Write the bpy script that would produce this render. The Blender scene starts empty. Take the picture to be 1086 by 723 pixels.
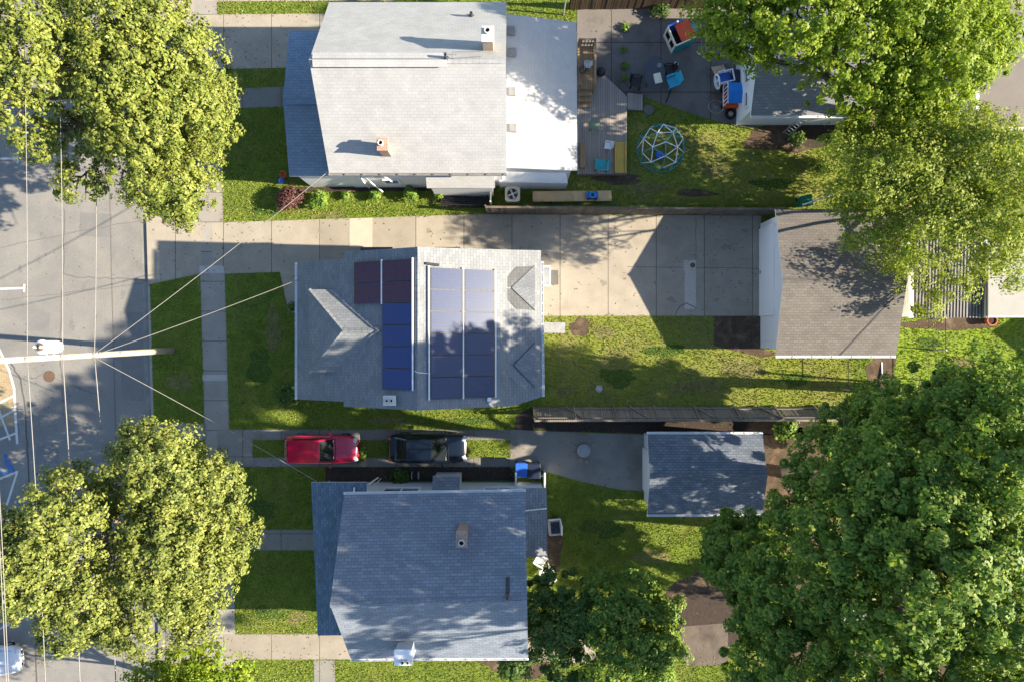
import bpy, math, random
import numpy as np
from mathutils import Vector, Matrix

random.seed(7)
R = math.radians
SC = bpy.context.scene
COL = SC.collection

# ------------------------------------------------------------------ camera geometry
CAMH, FPX, CX, CY = 42.6, 724.0, 543.0, 361.5
def G(px, py, h=0.0):
    """the point at height h that the overhead survey photo shows at (px, py)"""
    k = (CAMH - h) / FPX
    return Vector(((px - CX) * k, (CY - py) * k, h))
def RP(px, py, p0, n):
    d = Vector(((px - CX) / FPX, (CY - py) / FPX, -1.0)); o = Vector((0, 0, CAMH))
    return o + d * ((p0 - o).dot(n) / d.dot(n))

SUN_EL, SUN_AZ = 25.0, -5.0          # elevation; azimuth from +X, counter-clockwise

# ------------------------------------------------------------------ materials
def _new(name):
    m = bpy.data.materials.new(name); m.use_nodes = True
    nt = m.node_tree; nt.nodes.clear()
    out = nt.nodes.new('ShaderNodeOutputMaterial')
    b = nt.nodes.new('ShaderNodeBsdfPrincipled')
    nt.links.new(b.outputs[0], out.inputs[0])
    return m, nt, b, out
def _set(b, rough=.8, spec=.3, metal=0, coat=0):
    b.inputs['Roughness'].default_value = rough
    b.inputs['Specular IOR Level'].default_value = spec
    b.inputs['Metallic'].default_value = metal
    b.inputs['Coat Weight'].default_value = coat
    b.inputs['Coat Roughness'].default_value = .05
def c4(c): return (c[0], c[1], c[2], 1)
def _pos(nt): return nt.nodes.new('ShaderNodeNewGeometry').outputs['Position']
def _noise(nt, vec, scale, detail=5, rough=.6, dist=0):
    n = nt.nodes.new('ShaderNodeTexNoise')
    n.inputs['Scale'].default_value = scale; n.inputs['Detail'].default_value = detail
    n.inputs['Roughness'].default_value = rough; n.inputs['Distortion'].default_value = dist
    nt.links.new(vec, n.inputs['Vector']); return n.outputs['Fac']
def _ramp(nt, fac, a, b, ca=(0,0,0), cb=(1,1,1)):
    r = nt.nodes.new('ShaderNodeValToRGB')
    r.color_ramp.elements[0].position = a; r.color_ramp.elements[1].position = b
    r.color_ramp.elements[0].color = c4(ca); r.color_ramp.elements[1].color = c4(cb)
    nt.links.new(fac, r.inputs[0]); return r.outputs[0]
def _mix(nt, fac, a, b, mode='MIX'):
    m = nt.nodes.new('ShaderNodeMix'); m.data_type = 'RGBA'; m.blend_type = mode
    if isinstance(fac, (int, float)): m.inputs['Factor'].default_value = fac
    else: nt.links.new(fac, m.inputs['Factor'])
    for s, v in (('A', a), ('B', b)):
        i = [x for x in m.inputs if x.name == s and x.type == 'RGBA'][0]
        if isinstance(v, tuple): i.default_value = c4(v)
        else: nt.links.new(v, i)
    return [x for x in m.outputs if x.type == 'RGBA'][0]
def _bump(nt, b, height, strength, dist=.02):
    n = nt.nodes.new('ShaderNodeBump'); n.inputs['Strength'].default_value = strength
    n.inputs['Distance'].default_value = dist
    nt.links.new(height, n.inputs['Height']); nt.links.new(n.outputs[0], b.inputs['Normal'])
def nmat(name, c1, c2=None, scale=3., rough=.8, spec=.3, bump=0., metal=0, coat=0, c3=None, s3=.4, t3=(.5,.7), fine=40., famt=.25):
    """two-tone noise surface, with an optional patchy third colour"""
    m, nt, b, out = _new(name); _set(b, rough, spec, metal, coat)
    c2 = c2 or tuple(x * .8 for x in c1)
    p = _pos(nt)
    col = _mix(nt, _ramp(nt, _noise(nt, p, scale), .3, .7), c1, c2)
    if c3: col = _mix(nt, _ramp(nt, _noise(nt, p, s3, 6, .62, .4), t3[0], t3[1]), col, c3)
    f = _noise(nt, p, fine, 3)
    if famt: col = _mix(nt, famt, col, _ramp(nt, f, .3, .7, (.35,.35,.35), (1,1,1)), 'MULTIPLY')
    nt.links.new(col, b.inputs['Base Color'])
    if bump: _bump(nt, b, f, bump)
    return m
def bmat(name, c1, c2, cm, bw, rh, ms, offset=.5, rough=.85, spec=.25, stain=None, sscale=.35, samt=.5, bump=.4, rn=None, patch=.3):
    """courses in metres on the surface's own UV: shingles, bricks, siding, paving joints"""
    m, nt, b, out = _new(name); _set(b, rough, spec)
    uv = nt.nodes.new('ShaderNodeUVMap'); uv.uv_map = 'UVMap'
    t = nt.nodes.new('ShaderNodeTexBrick')
    t.offset = offset; t.inputs['Color1'].default_value = c4(c1); t.inputs['Color2'].default_value = c4(c2)
    t.inputs['Mortar'].default_value = c4(cm); t.inputs['Scale'].default_value = 1
    t.inputs['Mortar Size'].default_value = ms; t.inputs['Brick Width'].default_value = bw
    t.inputs['Row Height'].default_value = rh; t.inputs['Mortar Smooth'].default_value = .3
    nt.links.new(uv.outputs[0], t.inputs['Vector'])
    p = _pos(nt); col = t.outputs['Color']
    col = _mix(nt, patch, col, _ramp(nt, _noise(nt, p, 1.1, 6), .3, .7, (.45,.45,.45), (1.,1.,1.)), 'MULTIPLY')
    col = _mix(nt, .25, col, _ramp(nt, _noise(nt, p, 22, 4), .25, .75, (.3,.3,.3), (1.,1.,1.)), 'MULTIPLY')
    if stain:
        s = _ramp(nt, _noise(nt, p, sscale, 7, .65, .5), .5, .72)
        f = nt.nodes.new('ShaderNodeMath'); f.operation = 'MULTIPLY'; f.inputs[1].default_value = samt
        nt.links.new(s, f.inputs[0]); col = _mix(nt, f.outputs[0], col, stain)
    nt.links.new(col, b.inputs['Base Color'])
    if bump: _bump(nt, b, t.outputs['Fac'], -bump, .02)
    return m
def leafmat(name, c1, c2, c3, trans=.35, clump=.8):
    m, nt, b, out = _new(name); _set(b, .55, .25)
    p = _pos(nt); g = nt.nodes.new('ShaderNodeNewGeometry')
    col = _mix(nt, _ramp(nt, _noise(nt, p, clump, 3), .35, .65), c1, c2)
    col = _mix(nt, _ramp(nt, g.outputs['Random Per Island'], .45, 1.), col, c3)
    nt.links.new(col, b.inputs['Base Color'])
    tr = nt.nodes.new('ShaderNodeBsdfTranslucent')
    nt.links.new(_mix(nt, 1., col, (1., 1., .55), 'MULTIPLY'), tr.inputs['Color'])
    mx = nt.nodes.new('ShaderNodeMixShader'); mx.inputs[0].default_value = trans
    nt.links.new(b.outputs[0], mx.inputs[1]); nt.links.new(tr.outputs[0], mx.inputs[2])
    nt.links.new(mx.outputs[0], out.inputs[0])
    return m

M = {}
M['asphalt'] = nmat('asphalt', (.265,.25,.225), (.225,.215,.20), .7, .9, .2, .25, c3=(.175,.17,.165), s3=.3, t3=(.45,.75), fine=18, famt=.4)
M['asphalt_dark'] = nmat('asphalt_dark', (.15,.145,.14), (.12,.115,.11), 1.2, .9, .2, .2)
M['crack'] = nmat('tar_crack', (.12,.11,.10), None, 4, .9, .2)
M['crack_pale'] = nmat('pale_crack', (.17,.155,.14), None, 4, .9, .2)
M['conc'] = bmat('concrete_drive', (.375,.33,.265), (.315,.278,.225), (.12,.105,.08), 3.0, 40., .026, 0., .9, .2, (.20,.17,.135), .35, .6, .3)
M['conc_walk'] = bmat('concrete_walk', (.36,.33,.285), (.30,.275,.24), (.12,.105,.09), 40, 1.85, .025, 0., .9, .2, (.20,.18,.15), .45, .6, .3)
M['conc_old'] = bmat('concrete_old', (.26,.245,.215), (.21,.20,.18), (.10,.095,.085), 2.4, 2.4, .025, 0., .9, .2, (.13,.12,.105), .45, .7, .3)
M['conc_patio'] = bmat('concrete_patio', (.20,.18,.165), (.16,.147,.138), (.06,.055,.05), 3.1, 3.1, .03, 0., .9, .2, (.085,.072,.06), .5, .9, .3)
M['conc_slab'] = nmat('concrete_slab', (.26,.245,.215), (.22,.21,.185), .8, .9, .2, .2, c3=(.17,.155,.135), s3=.5, t3=(.48,.7))
M['kerb'] = nmat('kerb_stone', (.36,.33,.29), (.28,.26,.23), 2., .9, .2, .2)
M['grass'] = nmat('lawn_grass', (.165,.215,.03), (.095,.145,.02), 1.1, .95, .1, .5, c3=(.19,.195,.05), s3=.35, t3=(.48,.8), fine=16, famt=.5)
M['grass_dry'] = nmat('lawn_dry', (.235,.25,.048), (.155,.20,.03), .9, .95, .1, .5, c3=(.235,.19,.085), s3=.45, t3=(.45,.8), fine=14, famt=.5)
M['grass_lush'] = nmat('lawn_lush', (.235,.315,.034), (.17,.255,.024), .9, .95, .1, .5, c3=(.15,.20,.06), s3=.5, t3=(.5,.8), fine=14, famt=.5)
M['blade'] = leafmat('grass_blade', (.185,.24,.033), (.115,.17,.024), (.30,.30,.075), .25, .5)
M['soil'] = nmat('bare_soil', (.115,.08,.054), (.07,.05,.036), 2.2, .95, .1, .6, c3=(.21,.15,.10), s3=1.3, t3=(.5,.75), fine=12, famt=.5)
M['mulch'] = nmat('dark_mulch', (.075,.056,.045), (.048,.038,.032), 4, .95, .1, .6, fine=14, famt=.5)
M['tan_paving'] = bmat('tan_paving', (.42,.33,.20), (.37,.28,.165), (.30,.24,.16), .3, .15, .01, .5, .9, .2, (.33,.20,.09), .6, .5)
M['road_paint'] = nmat('road_paint', (.62,.60,.56), (.5,.48,.45), 3, .8, .3)
M['blue_paint'] = nmat('blue_paint', (.05,.17,.45), (.04,.13,.36), 5, .8, .3)
# roofs
M['roof_pale'] = bmat('pale_shingles', (.42,.42,.418), (.385,.385,.383), (.33,.33,.328), .33, .17, .012, .5, .9, .2, (.36,.36,.355), .25, .35, .25)
M['roof_white'] = bmat('white_shingles', (.43,.43,.43), (.405,.405,.405), (.35,.35,.35), .33, .17, .008, .5, .9, .2, (.33,.325,.31), .4, .55, .25, None, .2)
M['roof_grey'] = bmat('grey_shingles', (.25,.26,.268), (.20,.21,.22), (.15,.158,.166), .33, .17, .012, .5, .9, .2, (.17,.18,.185), .3, .3, .35)
M['roof_slate'] = bmat('slate_blue_shingles', (.265,.295,.34), (.20,.225,.265), (.14,.158,.19), .36, .17, .014, .5, .9, .2, None, .3, .3, .4)
M['roof_brown'] = bmat('brown_grey_shingles', (.19,.172,.158), (.152,.138,.128), (.11,.10,.094), .33, .16, .014, .5, .9, .2, (.17,.155,.14), .3, .4, .4)
M['roof_garage'] = bmat('blue_grey_shingles', (.185,.21,.25), (.12,.145,.185), (.075,.09,.115), .30, .155, .014, .5, .9, .2, None, .3, .3, .5)
M['roof_tar'] = nmat('flat_tar_roof', (.20,.175,.155), (.17,.15,.135), .6, .9, .2, .1)
M['roof_concrete'] = nmat('pale_flat_roof', (.37,.355,.325), (.32,.31,.285), .8, .9, .2, .1)
M['flashing'] = nmat('grey_flashing', (.23,.225,.22), (.16,.16,.16), 3, .7, .4)
M['corrugated'] = nmat('corrugated_sheet', (.20,.19,.185), (.15,.145,.14), 3, .6, .4)
M['siding'] = bmat('white_siding', (.72,.73,.74), (.70,.71,.72), (.45,.46,.48), 60, .14, .008, 0, .6, .3, None, bump=.3, patch=.06)
M['siding_grey'] = bmat('grey_siding', (.48,.50,.52), (.46,.48,.50), (.30,.31,.33), 60, .14, .008, 0, .6, .3, None, bump=.3, patch=.06)
M['siding_cream'] = bmat('cream_siding', (.62,.60,.53), (.6,.58,.51), (.4,.39,.35), 60, .14, .008, 0, .6, .3, None, bump=.3, patch=.06)
M['white'] = nmat('white_paint', (.76,.76,.76), (.70,.70,.70), 2, .55, .35, famt=.08)
M['door_white'] = bmat('door_panels', (.74,.76,.79), (.73,.75,.78), (.5,.52,.55), 60, .52, .012, 0, .5, .35, None, bump=.4, patch=.03)
M['glass'] = nmat('dark_glass', (.02,.025,.03), None, 2, .08, .6, famt=0)
M['brick'] = bmat('red_brick', (.42,.24,.16), (.33,.18,.12), (.45,.40,.34), .21, .075, .012, .5, .9, .2)
M['brick_tan'] = bmat('tan_brick', (.48,.34,.22), (.40,.27,.17), (.5,.45,.38), .21, .075, .012, .5, .9, .2)
M['mortar_cap'] = nmat('chimney_cap', (.62,.59,.54), (.5,.48,.44), 4, .85, .2)
M['black'] = nmat('black_plastic', (.018,.018,.02), None, 3, .5, .4, famt=.1)
M['soot'] = nmat('soot', (.02,.018,.016), None, 3, .95, .1)
M['dark_metal'] = nmat('dark_metal', (.05,.05,.055), None, 5, .5, .4)
M['grey_metal'] = nmat('grey_metal', (.45,.46,.47), (.38,.39,.40), 5, .45, .5, metal=.4)
M['wire'] = nmat('cable', (.22,.21,.20), None, 3, .6, .3, famt=0)
M['pole_wood'] = nmat('weathered_pole', (.50,.43,.35), (.36,.30,.24), 2.2, .9, .2, .3, c3=(.25,.2,.15), s3=1.2, t3=(.6,.7))
M['fence_wood'] = bmat('weathered_boards', (.20,.16,.125), (.145,.115,.09), (.05,.04,.03), .14, 60, .012, 0, .9, .2, (.28,.235,.19), .8, .5)
M['fence_grey'] = bmat('grey_boards', (.29,.25,.205), (.215,.185,.155), (.09,.075,.06), .14, 60, .012, 0, .9, .2, (.13,.108,.085), .8, .6)
M['fence_brown'] = bmat('brown_boards', (.145,.095,.062), (.10,.065,.042), (.03,.02,.015), .14, 60, .014, 0, .9, .2, None, .8, .5)
M['deck'] = bmat('deck_boards', (.40,.35,.30), (.33,.285,.245), (.13,.11,.095), .14, 60, .012, 0, .9, .2, (.27,.225,.19), .7, .5)
M['timber'] = bmat('tan_timber', (.40,.28,.16), (.33,.22,.125), (.14,.09,.05), .14, 60, .01, 0, .85, .2, (.24,.16,.09), .8, .5)
M['ply'] = nmat('plywood', (.62,.45,.24), (.52,.36,.18), 2.5, .8, .3, c3=(.42,.28,.13), s3=1.2, t3=(.55,.7))
M['teal'] = nmat('teal_plastic', (.02,.30,.33), (.018,.25,.28), 3, .4, .45, famt=.08)
M['sky_plastic'] = nmat('sky_blue_plastic', (.03,.38,.55), (.025,.33,.48), 3, .4, .45, famt=.08)
M['blue'] = nmat('blue_plastic', (.03,.13,.55), (.025,.11,.46), 3, .4, .45, famt=.08)
M['canopy_blue'] = nmat('blue_canvas', (.015,.20,.60), (.013,.17,.52), 3, .7, .3, famt=.15)
M['red'] = nmat('red_plastic', (.62,.075,.02), (.55,.06,.018), 3, .4, .45, famt=.08)
M['cream'] = nmat('cream_plastic', (.66,.62,.48), (.6,.56,.43), 3, .45, .4, famt=.08)
M['yellow'] = nmat('yellow_plastic', (.62,.40,.07), (.52,.32,.05), 2.5, .5, .4, famt=.2)
M['orange'] = nmat('terracotta', (.5,.12,.03), None, 3, .7, .3)
M['green_plastic'] = nmat('green_plastic', (.012,.16,.09), None, 3, .45, .4)
M['green_fabric'] = nmat('faded_green_top', (.16,.24,.15), None, 3, .7, .3)
M['navy'] = nmat('navy_plastic', (.015,.025,.05), None, 3, .45, .4)
M['skin_pink'] = nmat('tan_plastic', (.55,.38,.27), None, 3, .5, .4, famt=.08)
M['stone'] = nmat('flagstone', (.34,.34,.34), (.28,.28,.28), 2.5, .85, .25)
M['rust'] = nmat('rusty_iron', (.16,.095,.06), (.11,.07,.05), 8, .8, .3, bump=.3)
M['paint_red'] = nmat('red_car_paint', (.46,.004,.045), (.45,.004,.043), 1, .22, .5, coat=1, famt=0)
M['paint_navy'] = nmat('dark_blue_car_paint', (.004,.008,.016), (.004,.007,.014), 1, .22, .35, coat=.45, famt=0)
M['paint_white'] = nmat('white_car_paint', (.62,.64,.66), None, 1, .25, .5, coat=1, famt=0)
M['car_glass'] = nmat('car_glass', (.012,.016,.02), None, 1, .04, .8, coat=.5, famt=0)
M['tyre'] = nmat('rubber', (.018,.018,.018), None, 6, .8, .2)
M['lamp_clear'] = nmat('lamp_lens', (.6,.62,.63), None, 3, .1, .6, famt=0)
M['lamp_red'] = nmat('tail_lens', (.35,.01,.01), None, 3, .15, .6, famt=0)
M['bark'] = nmat('bark', (.15,.115,.085), (.09,.07,.052), 5, .95, .1, .6)
M['bark_pale'] = nmat('pale_bark', (.24,.205,.165), (.16,.135,.105), 5, .95, .1, .6)
# foliage
M['lf_street'] = leafmat('street_tree_leaf', (.18,.215,.033), (.085,.125,.018), (.28,.295,.065), .24)
M['lf_olive'] = leafmat('olive_leaf', (.18,.21,.036), (.085,.12,.022), (.285,.30,.075), .24)
M['lf_bright'] = leafmat('bright_leaf', (.23,.32,.022), (.14,.23,.014), (.33,.40,.04), .5)
M['lf_locust'] = leafmat('locust_leaf', (.28,.345,.045), (.19,.265,.03), (.39,.42,.09), .5)
M['lf_maple'] = leafmat('maple_leaf', (.15,.25,.038), (.075,.165,.028), (.32,.38,.065), .45)
M['lf_dark'] = leafmat('dark_leaf', (.09,.165,.034), (.05,.115,.028), (.17,.23,.045), .38)
M['lf_bush'] = leafmat('bush_leaf', (.15,.26,.03), (.115,.21,.025), (.24,.33,.07), .3, 2.5)
M['lf_burg'] = leafmat('burgundy_leaf', (.11,.045,.04), (.085,.035,.032), (.16,.075,.055), .25, 2.5)
M['litter'] = leafmat('fallen_leaf', (.16,.12,.06), (.10,.075,.04), (.26,.20,.10), .1, 2.)
# solar glass
def solarmat(name, ca, cb, rough=.36):
    m, nt, b, out = _new(name); _set(b, rough, .38 if rough < .4 else .25)
    uv = nt.nodes.new('ShaderNodeUVMap'); uv.uv_map = 'UVMap'
    t = nt.nodes.new('ShaderNodeTexBrick'); t.offset = 0
    t.inputs['Color1'].default_value = c4(ca); t.inputs['Color2'].default_value = c4(cb)
    t.inputs['Mortar'].default_value = (.022,.04,.12,1); t.inputs['Scale'].default_value = 1
    t.inputs['Mortar Size'].default_value = .012; t.inputs['Brick Width'].default_value = .165; t.inputs['Row Height'].default_value = .165
    nt.links.new(uv.outputs[0], t.inputs['Vector']); nt.links.new(t.outputs['Color'], b.inputs['Base Color'])
    return m
M['solar_lit'] = solarmat('solar_cells_lit', (.020,.034,.08), (.017,.03,.07))  # same cells, greyed to imitate sun glare on the right slope
M['solar'] = solarmat('solar_cells', (.010,.032,.15), (.009,.028,.13))
M['solar_black'] = solarmat('solar_cells_dark', (.095,.03,.035), (.08,.026,.03), .5)

# ------------------------------------------------------------------ mesh builder
class MB:
    def __init__(s): s.v = []; s.f = []; s.m = []
    def add(s, vs, fs, mat=0):
        o = len(s.v); s.v += [tuple(v) for v in vs]
        for f in fs: s.f.append([i + o for i in f]); s.m.append(mat)
        return s
    def box(s, c, d, rz=0, mat=0, M4=None):
        x, y, z = d[0]/2, d[1]/2, d[2]/2
        vs = [Vector(p) for p in ((-x,-y,-z),(x,-y,-z),(x,y,-z),(-x,y,-z),(-x,-y,z),(x,-y,z),(x,y,z),(-x,y,z))]
        T = M4 if M4 else Matrix.Translation(c) @ Matrix.Rotation(rz, 4, 'Z')
        return s.add([T @ v for v in vs], [(0,3,2,1),(4,5,6,7),(0,1,5,4),(1,2,6,5),(2,3,7,6),(3,0,4,7)], mat)
    def prism(s, poly, z0, z1, mt=0, ms=0):
        a = sum(poly[i][0]*poly[(i+1)%len(poly)][1]-poly[(i+1)%len(poly)][0]*poly[i][1] for i in range(len(poly)))
        if a < 0: poly = poly[::-1]
        n = len(poly)
        vs = [(p[0],p[1],z0) for p in poly] + [(p[0],p[1],z1) for p in poly]
        s.add(vs, [tuple(range(n,2*n))], mt)
        s.add(vs, [tuple(range(n-1,-1,-1))] + [(i,(i+1)%n,n+(i+1)%n,n+i) for i in range(n)], ms)
        return s
    def slab(s, pts, t=.14, mt=0, ms=1):
        pts = [Vector(p) for p in pts]; n = len(pts)
        nz = sum((pts[i].x*pts[(i+1)%n].y-pts[(i+1)%n].x*pts[i].y) for i in range(n))
        if nz < 0: pts = pts[::-1]
        vs = pts + [p - Vector((0,0,t)) for p in pts]
        s.add(vs, [tuple(range(n))], mt)
        s.add(vs, [tuple(range(2*n-1,n-1,-1))] + [(i,n+i,n+(i+1)%n,(i+1)%n) for i in range(n)], ms)
        return s
    def tube(s, pts, rad, n=8, mat=0):
        pts = [Vector(p) for p in pts]
        if not isinstance(rad, (list, tuple)): rad = [rad]*len(pts)
        o = len(s.v); up = None
        for i, p in enumerate(pts):
            d = (pts[min(i+1,len(pts)-1)] - pts[max(i-1,0)]).normalized()
            if up is None: up = d.orthogonal().normalized()
            up = (up - d*up.dot(d)); up = up.normalized() if up.length > 1e-6 else d.orthogonal().normalized()
            w = d.cross(up)
            for k in range(n):
                a = 2*math.pi*k/n; s.v.append(tuple(p + (up*math.cos(a)+w*math.sin(a))*rad[i]))
        for i in range(len(pts)-1):
            for k in range(n):
                a, b = o+i*n+k, o+i*n+(k+1)%n
                s.f.append([a,b,b+n,a+n]); s.m.append(mat)
        s.f.append([o+k for k in range(n-1,-1,-1)]); s.m.append(mat)
        e = o+(len(pts)-1)*n; s.f.append([e+k for k in range(n)]); s.m.append(mat)
        return s
    def lathe(s, prof, c=(0,0,0), n=20, mat=0):
        o = len(s.v); c = Vector(c)
        for r, z in prof:
            for k in range(n):
                a = 2*math.pi*k/n; s.v.append((c.x+r*math.cos(a), c.y+r*math.sin(a), c.z+z))
        for i in range(len(prof)-1):
            for k in range(n):
                a, b = o+i*n+k, o+i*n+(k+1)%n
                s.f.append([a,b,b+n,a+n]); s.m.append(mat)
        s.f.append([o+k for k in range(n-1,-1,-1)]); s.m.append(mat)
        e = o+(len(prof)-1)*n; s.f.append([e+k for k in range(n)]); s.m.append(mat)
        return s
    def torus(s, c, r, q, axis='Z', n=24, k=8, mat=0):
        o = len(s.v); c = Vector(c)
        for i in range(n):
            a = 2*math.pi*i/n
            for j in range(k):
                b = 2*math.pi*j/k; rr = r+q*math.cos(b)
                p = Vector((rr*math.cos(a), rr*math.sin(a), q*math.sin(b)))
                if axis == 'Y': p = Vector((p.x, p.z, p.y))
                if axis == 'X': p = Vector((p.z, p.x, p.y))
                s.v.append(tuple(c+p))
        for i in range(n):
            for j in range(k):
                s.f.append([o+i*k+j, o+((i+1)%n)*k+j, o+((i+1)%n)*k+(j+1)%k, o+i*k+(j+1)%k]); s.m.append(mat)
        return s
    def build(s, name, mats, parent=None, smooth=False, bevel=0, subsurf=0, local=False, uv=True):
        me = bpy.data.meshes.new(name); me.from_pydata(s.v, [], s.f)
        mats = mats if isinstance(mats, (list, tuple)) else [mats]
        for m in mats: me.materials.append(m if not isinstance(m, str) else M[m])
        me.polygons.foreach_set('material_index', s.m)
        if smooth: me.polygons.foreach_set('use_smooth', [True]*len(s.f))
        if uv:
            me.update(); l = me.uv_layers.new(name='UVMap')
            for p in me.polygons:
                n = p.normal; t = Vector((-n.y, n.x, 0))
                t = Vector((1,0,0)) if t.length < .05 else t.normalized()
                b = n.cross(t)
                for li in p.loop_indices:
                    co = me.vertices[me.loops[li].vertex_index].co
                    l.data[li].uv = (co.dot(t), co.dot(b))
        o = bpy.data.objects.new(name, me); COL.objects.link(o)
        if parent:
            o.parent = parent
            if not local:
                w = Vector((0,0,0)); q = parent
                while q: w += q.location; q = q.parent
                me.transform(Matrix.Translation(-w))
        if bevel:
            b = o.modifiers.new('bevel','BEVEL'); b.width = bevel; b.segments = 2; b.limit_method = 'ANGLE'
        if subsurf:
            b = o.modifiers.new('sub','SUBSURF'); b.levels = b.render_levels = subsurf
        return o
def thing(name, label, cat, loc=(0,0,0), rz=0, group=None):
    o = bpy.data.objects.new(name, None); COL.objects.link(o)
    o.empty_display_size = .3
    o.location = loc; o.rotation_euler = (0,0,rz); return tag(o, label, cat, group)
def tag(o, label, cat, group=None):
    o['label'] = label; o['category'] = cat
    if group: o['group'] = group
    return o
def struct(o, kind='structure'):
    o['kind'] = kind; return o
def pts2(px): return [tuple(G(x, y)[:2]) for x, y in px]

# ------------------------------------------------------------------ ground
def KX(y): return 150.5 + y*.0285               # kerb line in photo pixels
HARD = []                                       # paved or bare polygons, kept free of grass
def sheet(name, px, mat, z, d=.05, hard=True, kind='structure'):
    p = pts2(px)
    if hard: HARD.append(p)
    return struct(MB().prism(p, z-d, z).build(name, mat), kind)

struct(MB().add([(-600,-600,-.17),(600,-600,-.17),(600,600,-.17),(-600,600,-.17)], [(0,1,2,3)]).build('ground', 'grass'))
yk0, yk1 = -2000, 2700
struct(MB().prism(pts2([(-330,yk0),(KX(yk0)-2,yk0),(KX(yk1)-2,yk1),(-330,yk1)]), -.2, -.12).build('road', 'asphalt'))
blk = pts2([(KX(yk0),yk0),(3000,yk0),(3000,yk1),(KX(yk1),yk1)])
struct(MB().prism(blk, -.2, 0).build('lawn', 'grass'))
# kerb with dropped runs at the driveways
kb = MB()
def kerbrun(y0, y1, top):
    kb.prism(pts2([(KX(y0)-2.6,y0),(KX(y0)-.02,y0),(KX(y1)-.02,y1),(KX(y1)-2.6,y1)]), -.19, top)
ks = [(yk0,-30,.012),(-30,75,-.09),(75,222,.012),(222,304,-.09),(304,440,.012),(440,476,-.09),(476,655,.012),(655,705,-.09),(705,yk1,.012)]
for a in ks: kerbrun(*a)
struct(kb.build('kerb', 'kerb'))
gt = MB().prism(pts2([(KX(yk0)-9,yk0),(KX(yk0)-2.6,yk0),(KX(yk1)-2.6,yk1),(KX(yk1)-9,yk1)]), -.18, -.116)
struct(gt.build('gutter_strip', nmat('gutter_concrete', (.27,.25,.225), (.21,.2,.18), 1.2, .9, .2, .2, c3=(.16,.15,.135), s3=.6)))

SW = lambda y: 203.8 + y*.0295                  # left edge of the pavement
sheet('sidewalk', [(SW(-400),-400),(SW(-400)+26,-400),(SW(1100)+26,1100),(SW(1100),1100)], 'conc_walk', .012)
sheet('driveway_main', [(SW(260)+13,236.5),(505,227.5),(807,229),(807,335),(575,335),(330,335),(306,331),(297,288.5),(SW(290)+13,291)], 'conc', .016)
def apron(name, y0, y1, ys0, ys1, mat='conc'):
    a, b, c, d = G(KX(y0)-.3,y0), G(SW(ys0)+2,ys0), G(SW(ys1)+2,ys1), G(KX(y1)-.3,y1)
    HARD.append([tuple(p[:2]) for p in (a,b,c,d)])
    tilt = [(a.x,a.y,-.085),(d.x,d.y,-.085),(c.x,c.y,.018),(b.x,b.y,.018)]
    struct(MB().add(tilt, [(0,1,2,3)]).build(name, mat))
    kerbfill = None
    lw = MB().add([(a.x,a.y,-.2),(d.x,d.y,-.2),(c.x,c.y,-.2),(b.x,b.y,-.2)], [(0,1,2,3)])
# aprons sit in cut-outs of the lawn sheet: their outer ends ride a shallow ramp just above it
def ramp(name, y0, y1, ys0, ys1, mat='conc'):
    a, b, c, d = G(KX(y0)-2,y0), G(SW(ys0)+2,ys0), G(SW(ys1)+2,ys1), G(KX(y1)-2,y1)
    HARD.append([tuple(p[:2]) for p in (a,b,c,d)])
    struct(MB().slab([(a.x,a.y,.008),(d.x,d.y,.008),(c.x,c.y,.0155),(b.x,b.y,.0155)], .15, 0, 0).build(name, mat))
ramp('apron_main', 228, 302, 236, 290)
ramp('apron_north', -20, 70, -5, 66)
ramp('apron_south', 447, 468, 449, 466, 'conc_old')
ramp('apron_far_south', 660, 703, 668, 700, 'conc_old')
sheet('driveway_north', [(SW(30)+13,16),(420,14),(420,70),(SW(70)+13,74)], 'conc', .016)
sheet('driveway_edge', [(SW(0)+13,-60),(420,-60),(420,1),(SW(0)+13,2)], 'conc', .016)
sheet('path_north', [(SW(100)+13,96),(305,92),(305,113.5),(SW(100)+13,116)], 'conc_old', .016)
sheet('strip_drive', [(SW(460)+13,455),(541,455.5),(541,466),(268,466),(268,484.5),(541,485),(541,494.5),(SW(490)+13,494.5)], 'conc_old', .016)
sheet('drive_pad', [(541.2,455),(580,457),(700,461),(700,522),(655,518.5),(612,509),(580,500),(541.2,494.8)], 'conc_slab', .016)
sheet('path_south', [(SW(570)+13,561),(340,561),(340,583),(SW(570)+13,583)], 'conc_old', .016)
sheet('driveway_south', [(SW(685)+13,672),(530,672),(620,676),(640,704),(530,698),(SW(690)+13,699)], 'conc', .016)
sheet('sidewalk_widening', [(SW(650)-5,640),(SW(650)+14,636),(SW(680)+14,673),(SW(680)-4,700)], 'conc_walk', .0155)
sheet('path_far_south', [(333,699.5),(355,699.5),(356,780),(334,780)], 'conc_old', .016)
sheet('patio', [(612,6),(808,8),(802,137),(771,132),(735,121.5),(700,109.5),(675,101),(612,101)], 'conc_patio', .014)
sheet('garden_slab', [(722,664),(772,660),(772,704),(726,706)], nmat('brown_slab', (.15,.12,.095), (.11,.088,.07), 1.2, .9, .2, .3, c3=(.07,.055,.045), s3=.6), .014)
sheet('far_slab', [(870,652),(925,650),(925,672),(870,674)], 'conc_slab', .014)
sheet('lawn_back', [(575,335.5),(757,335.5),(757,367),(808,367),(905,380),(905,431),(575,431)], 'grass_dry', .004, hard=False)
sheet('lawn_east', [(952,338),(1300,338),(1300,600),(940,600)], 'grass_lush', .004, hard=False)
sheet('lawn_play', [(668,130),(800,140),(890,170),(890,217),(612,217),(612,185),(668,185)], 'grass_dry', .004, hard=False)
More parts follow.
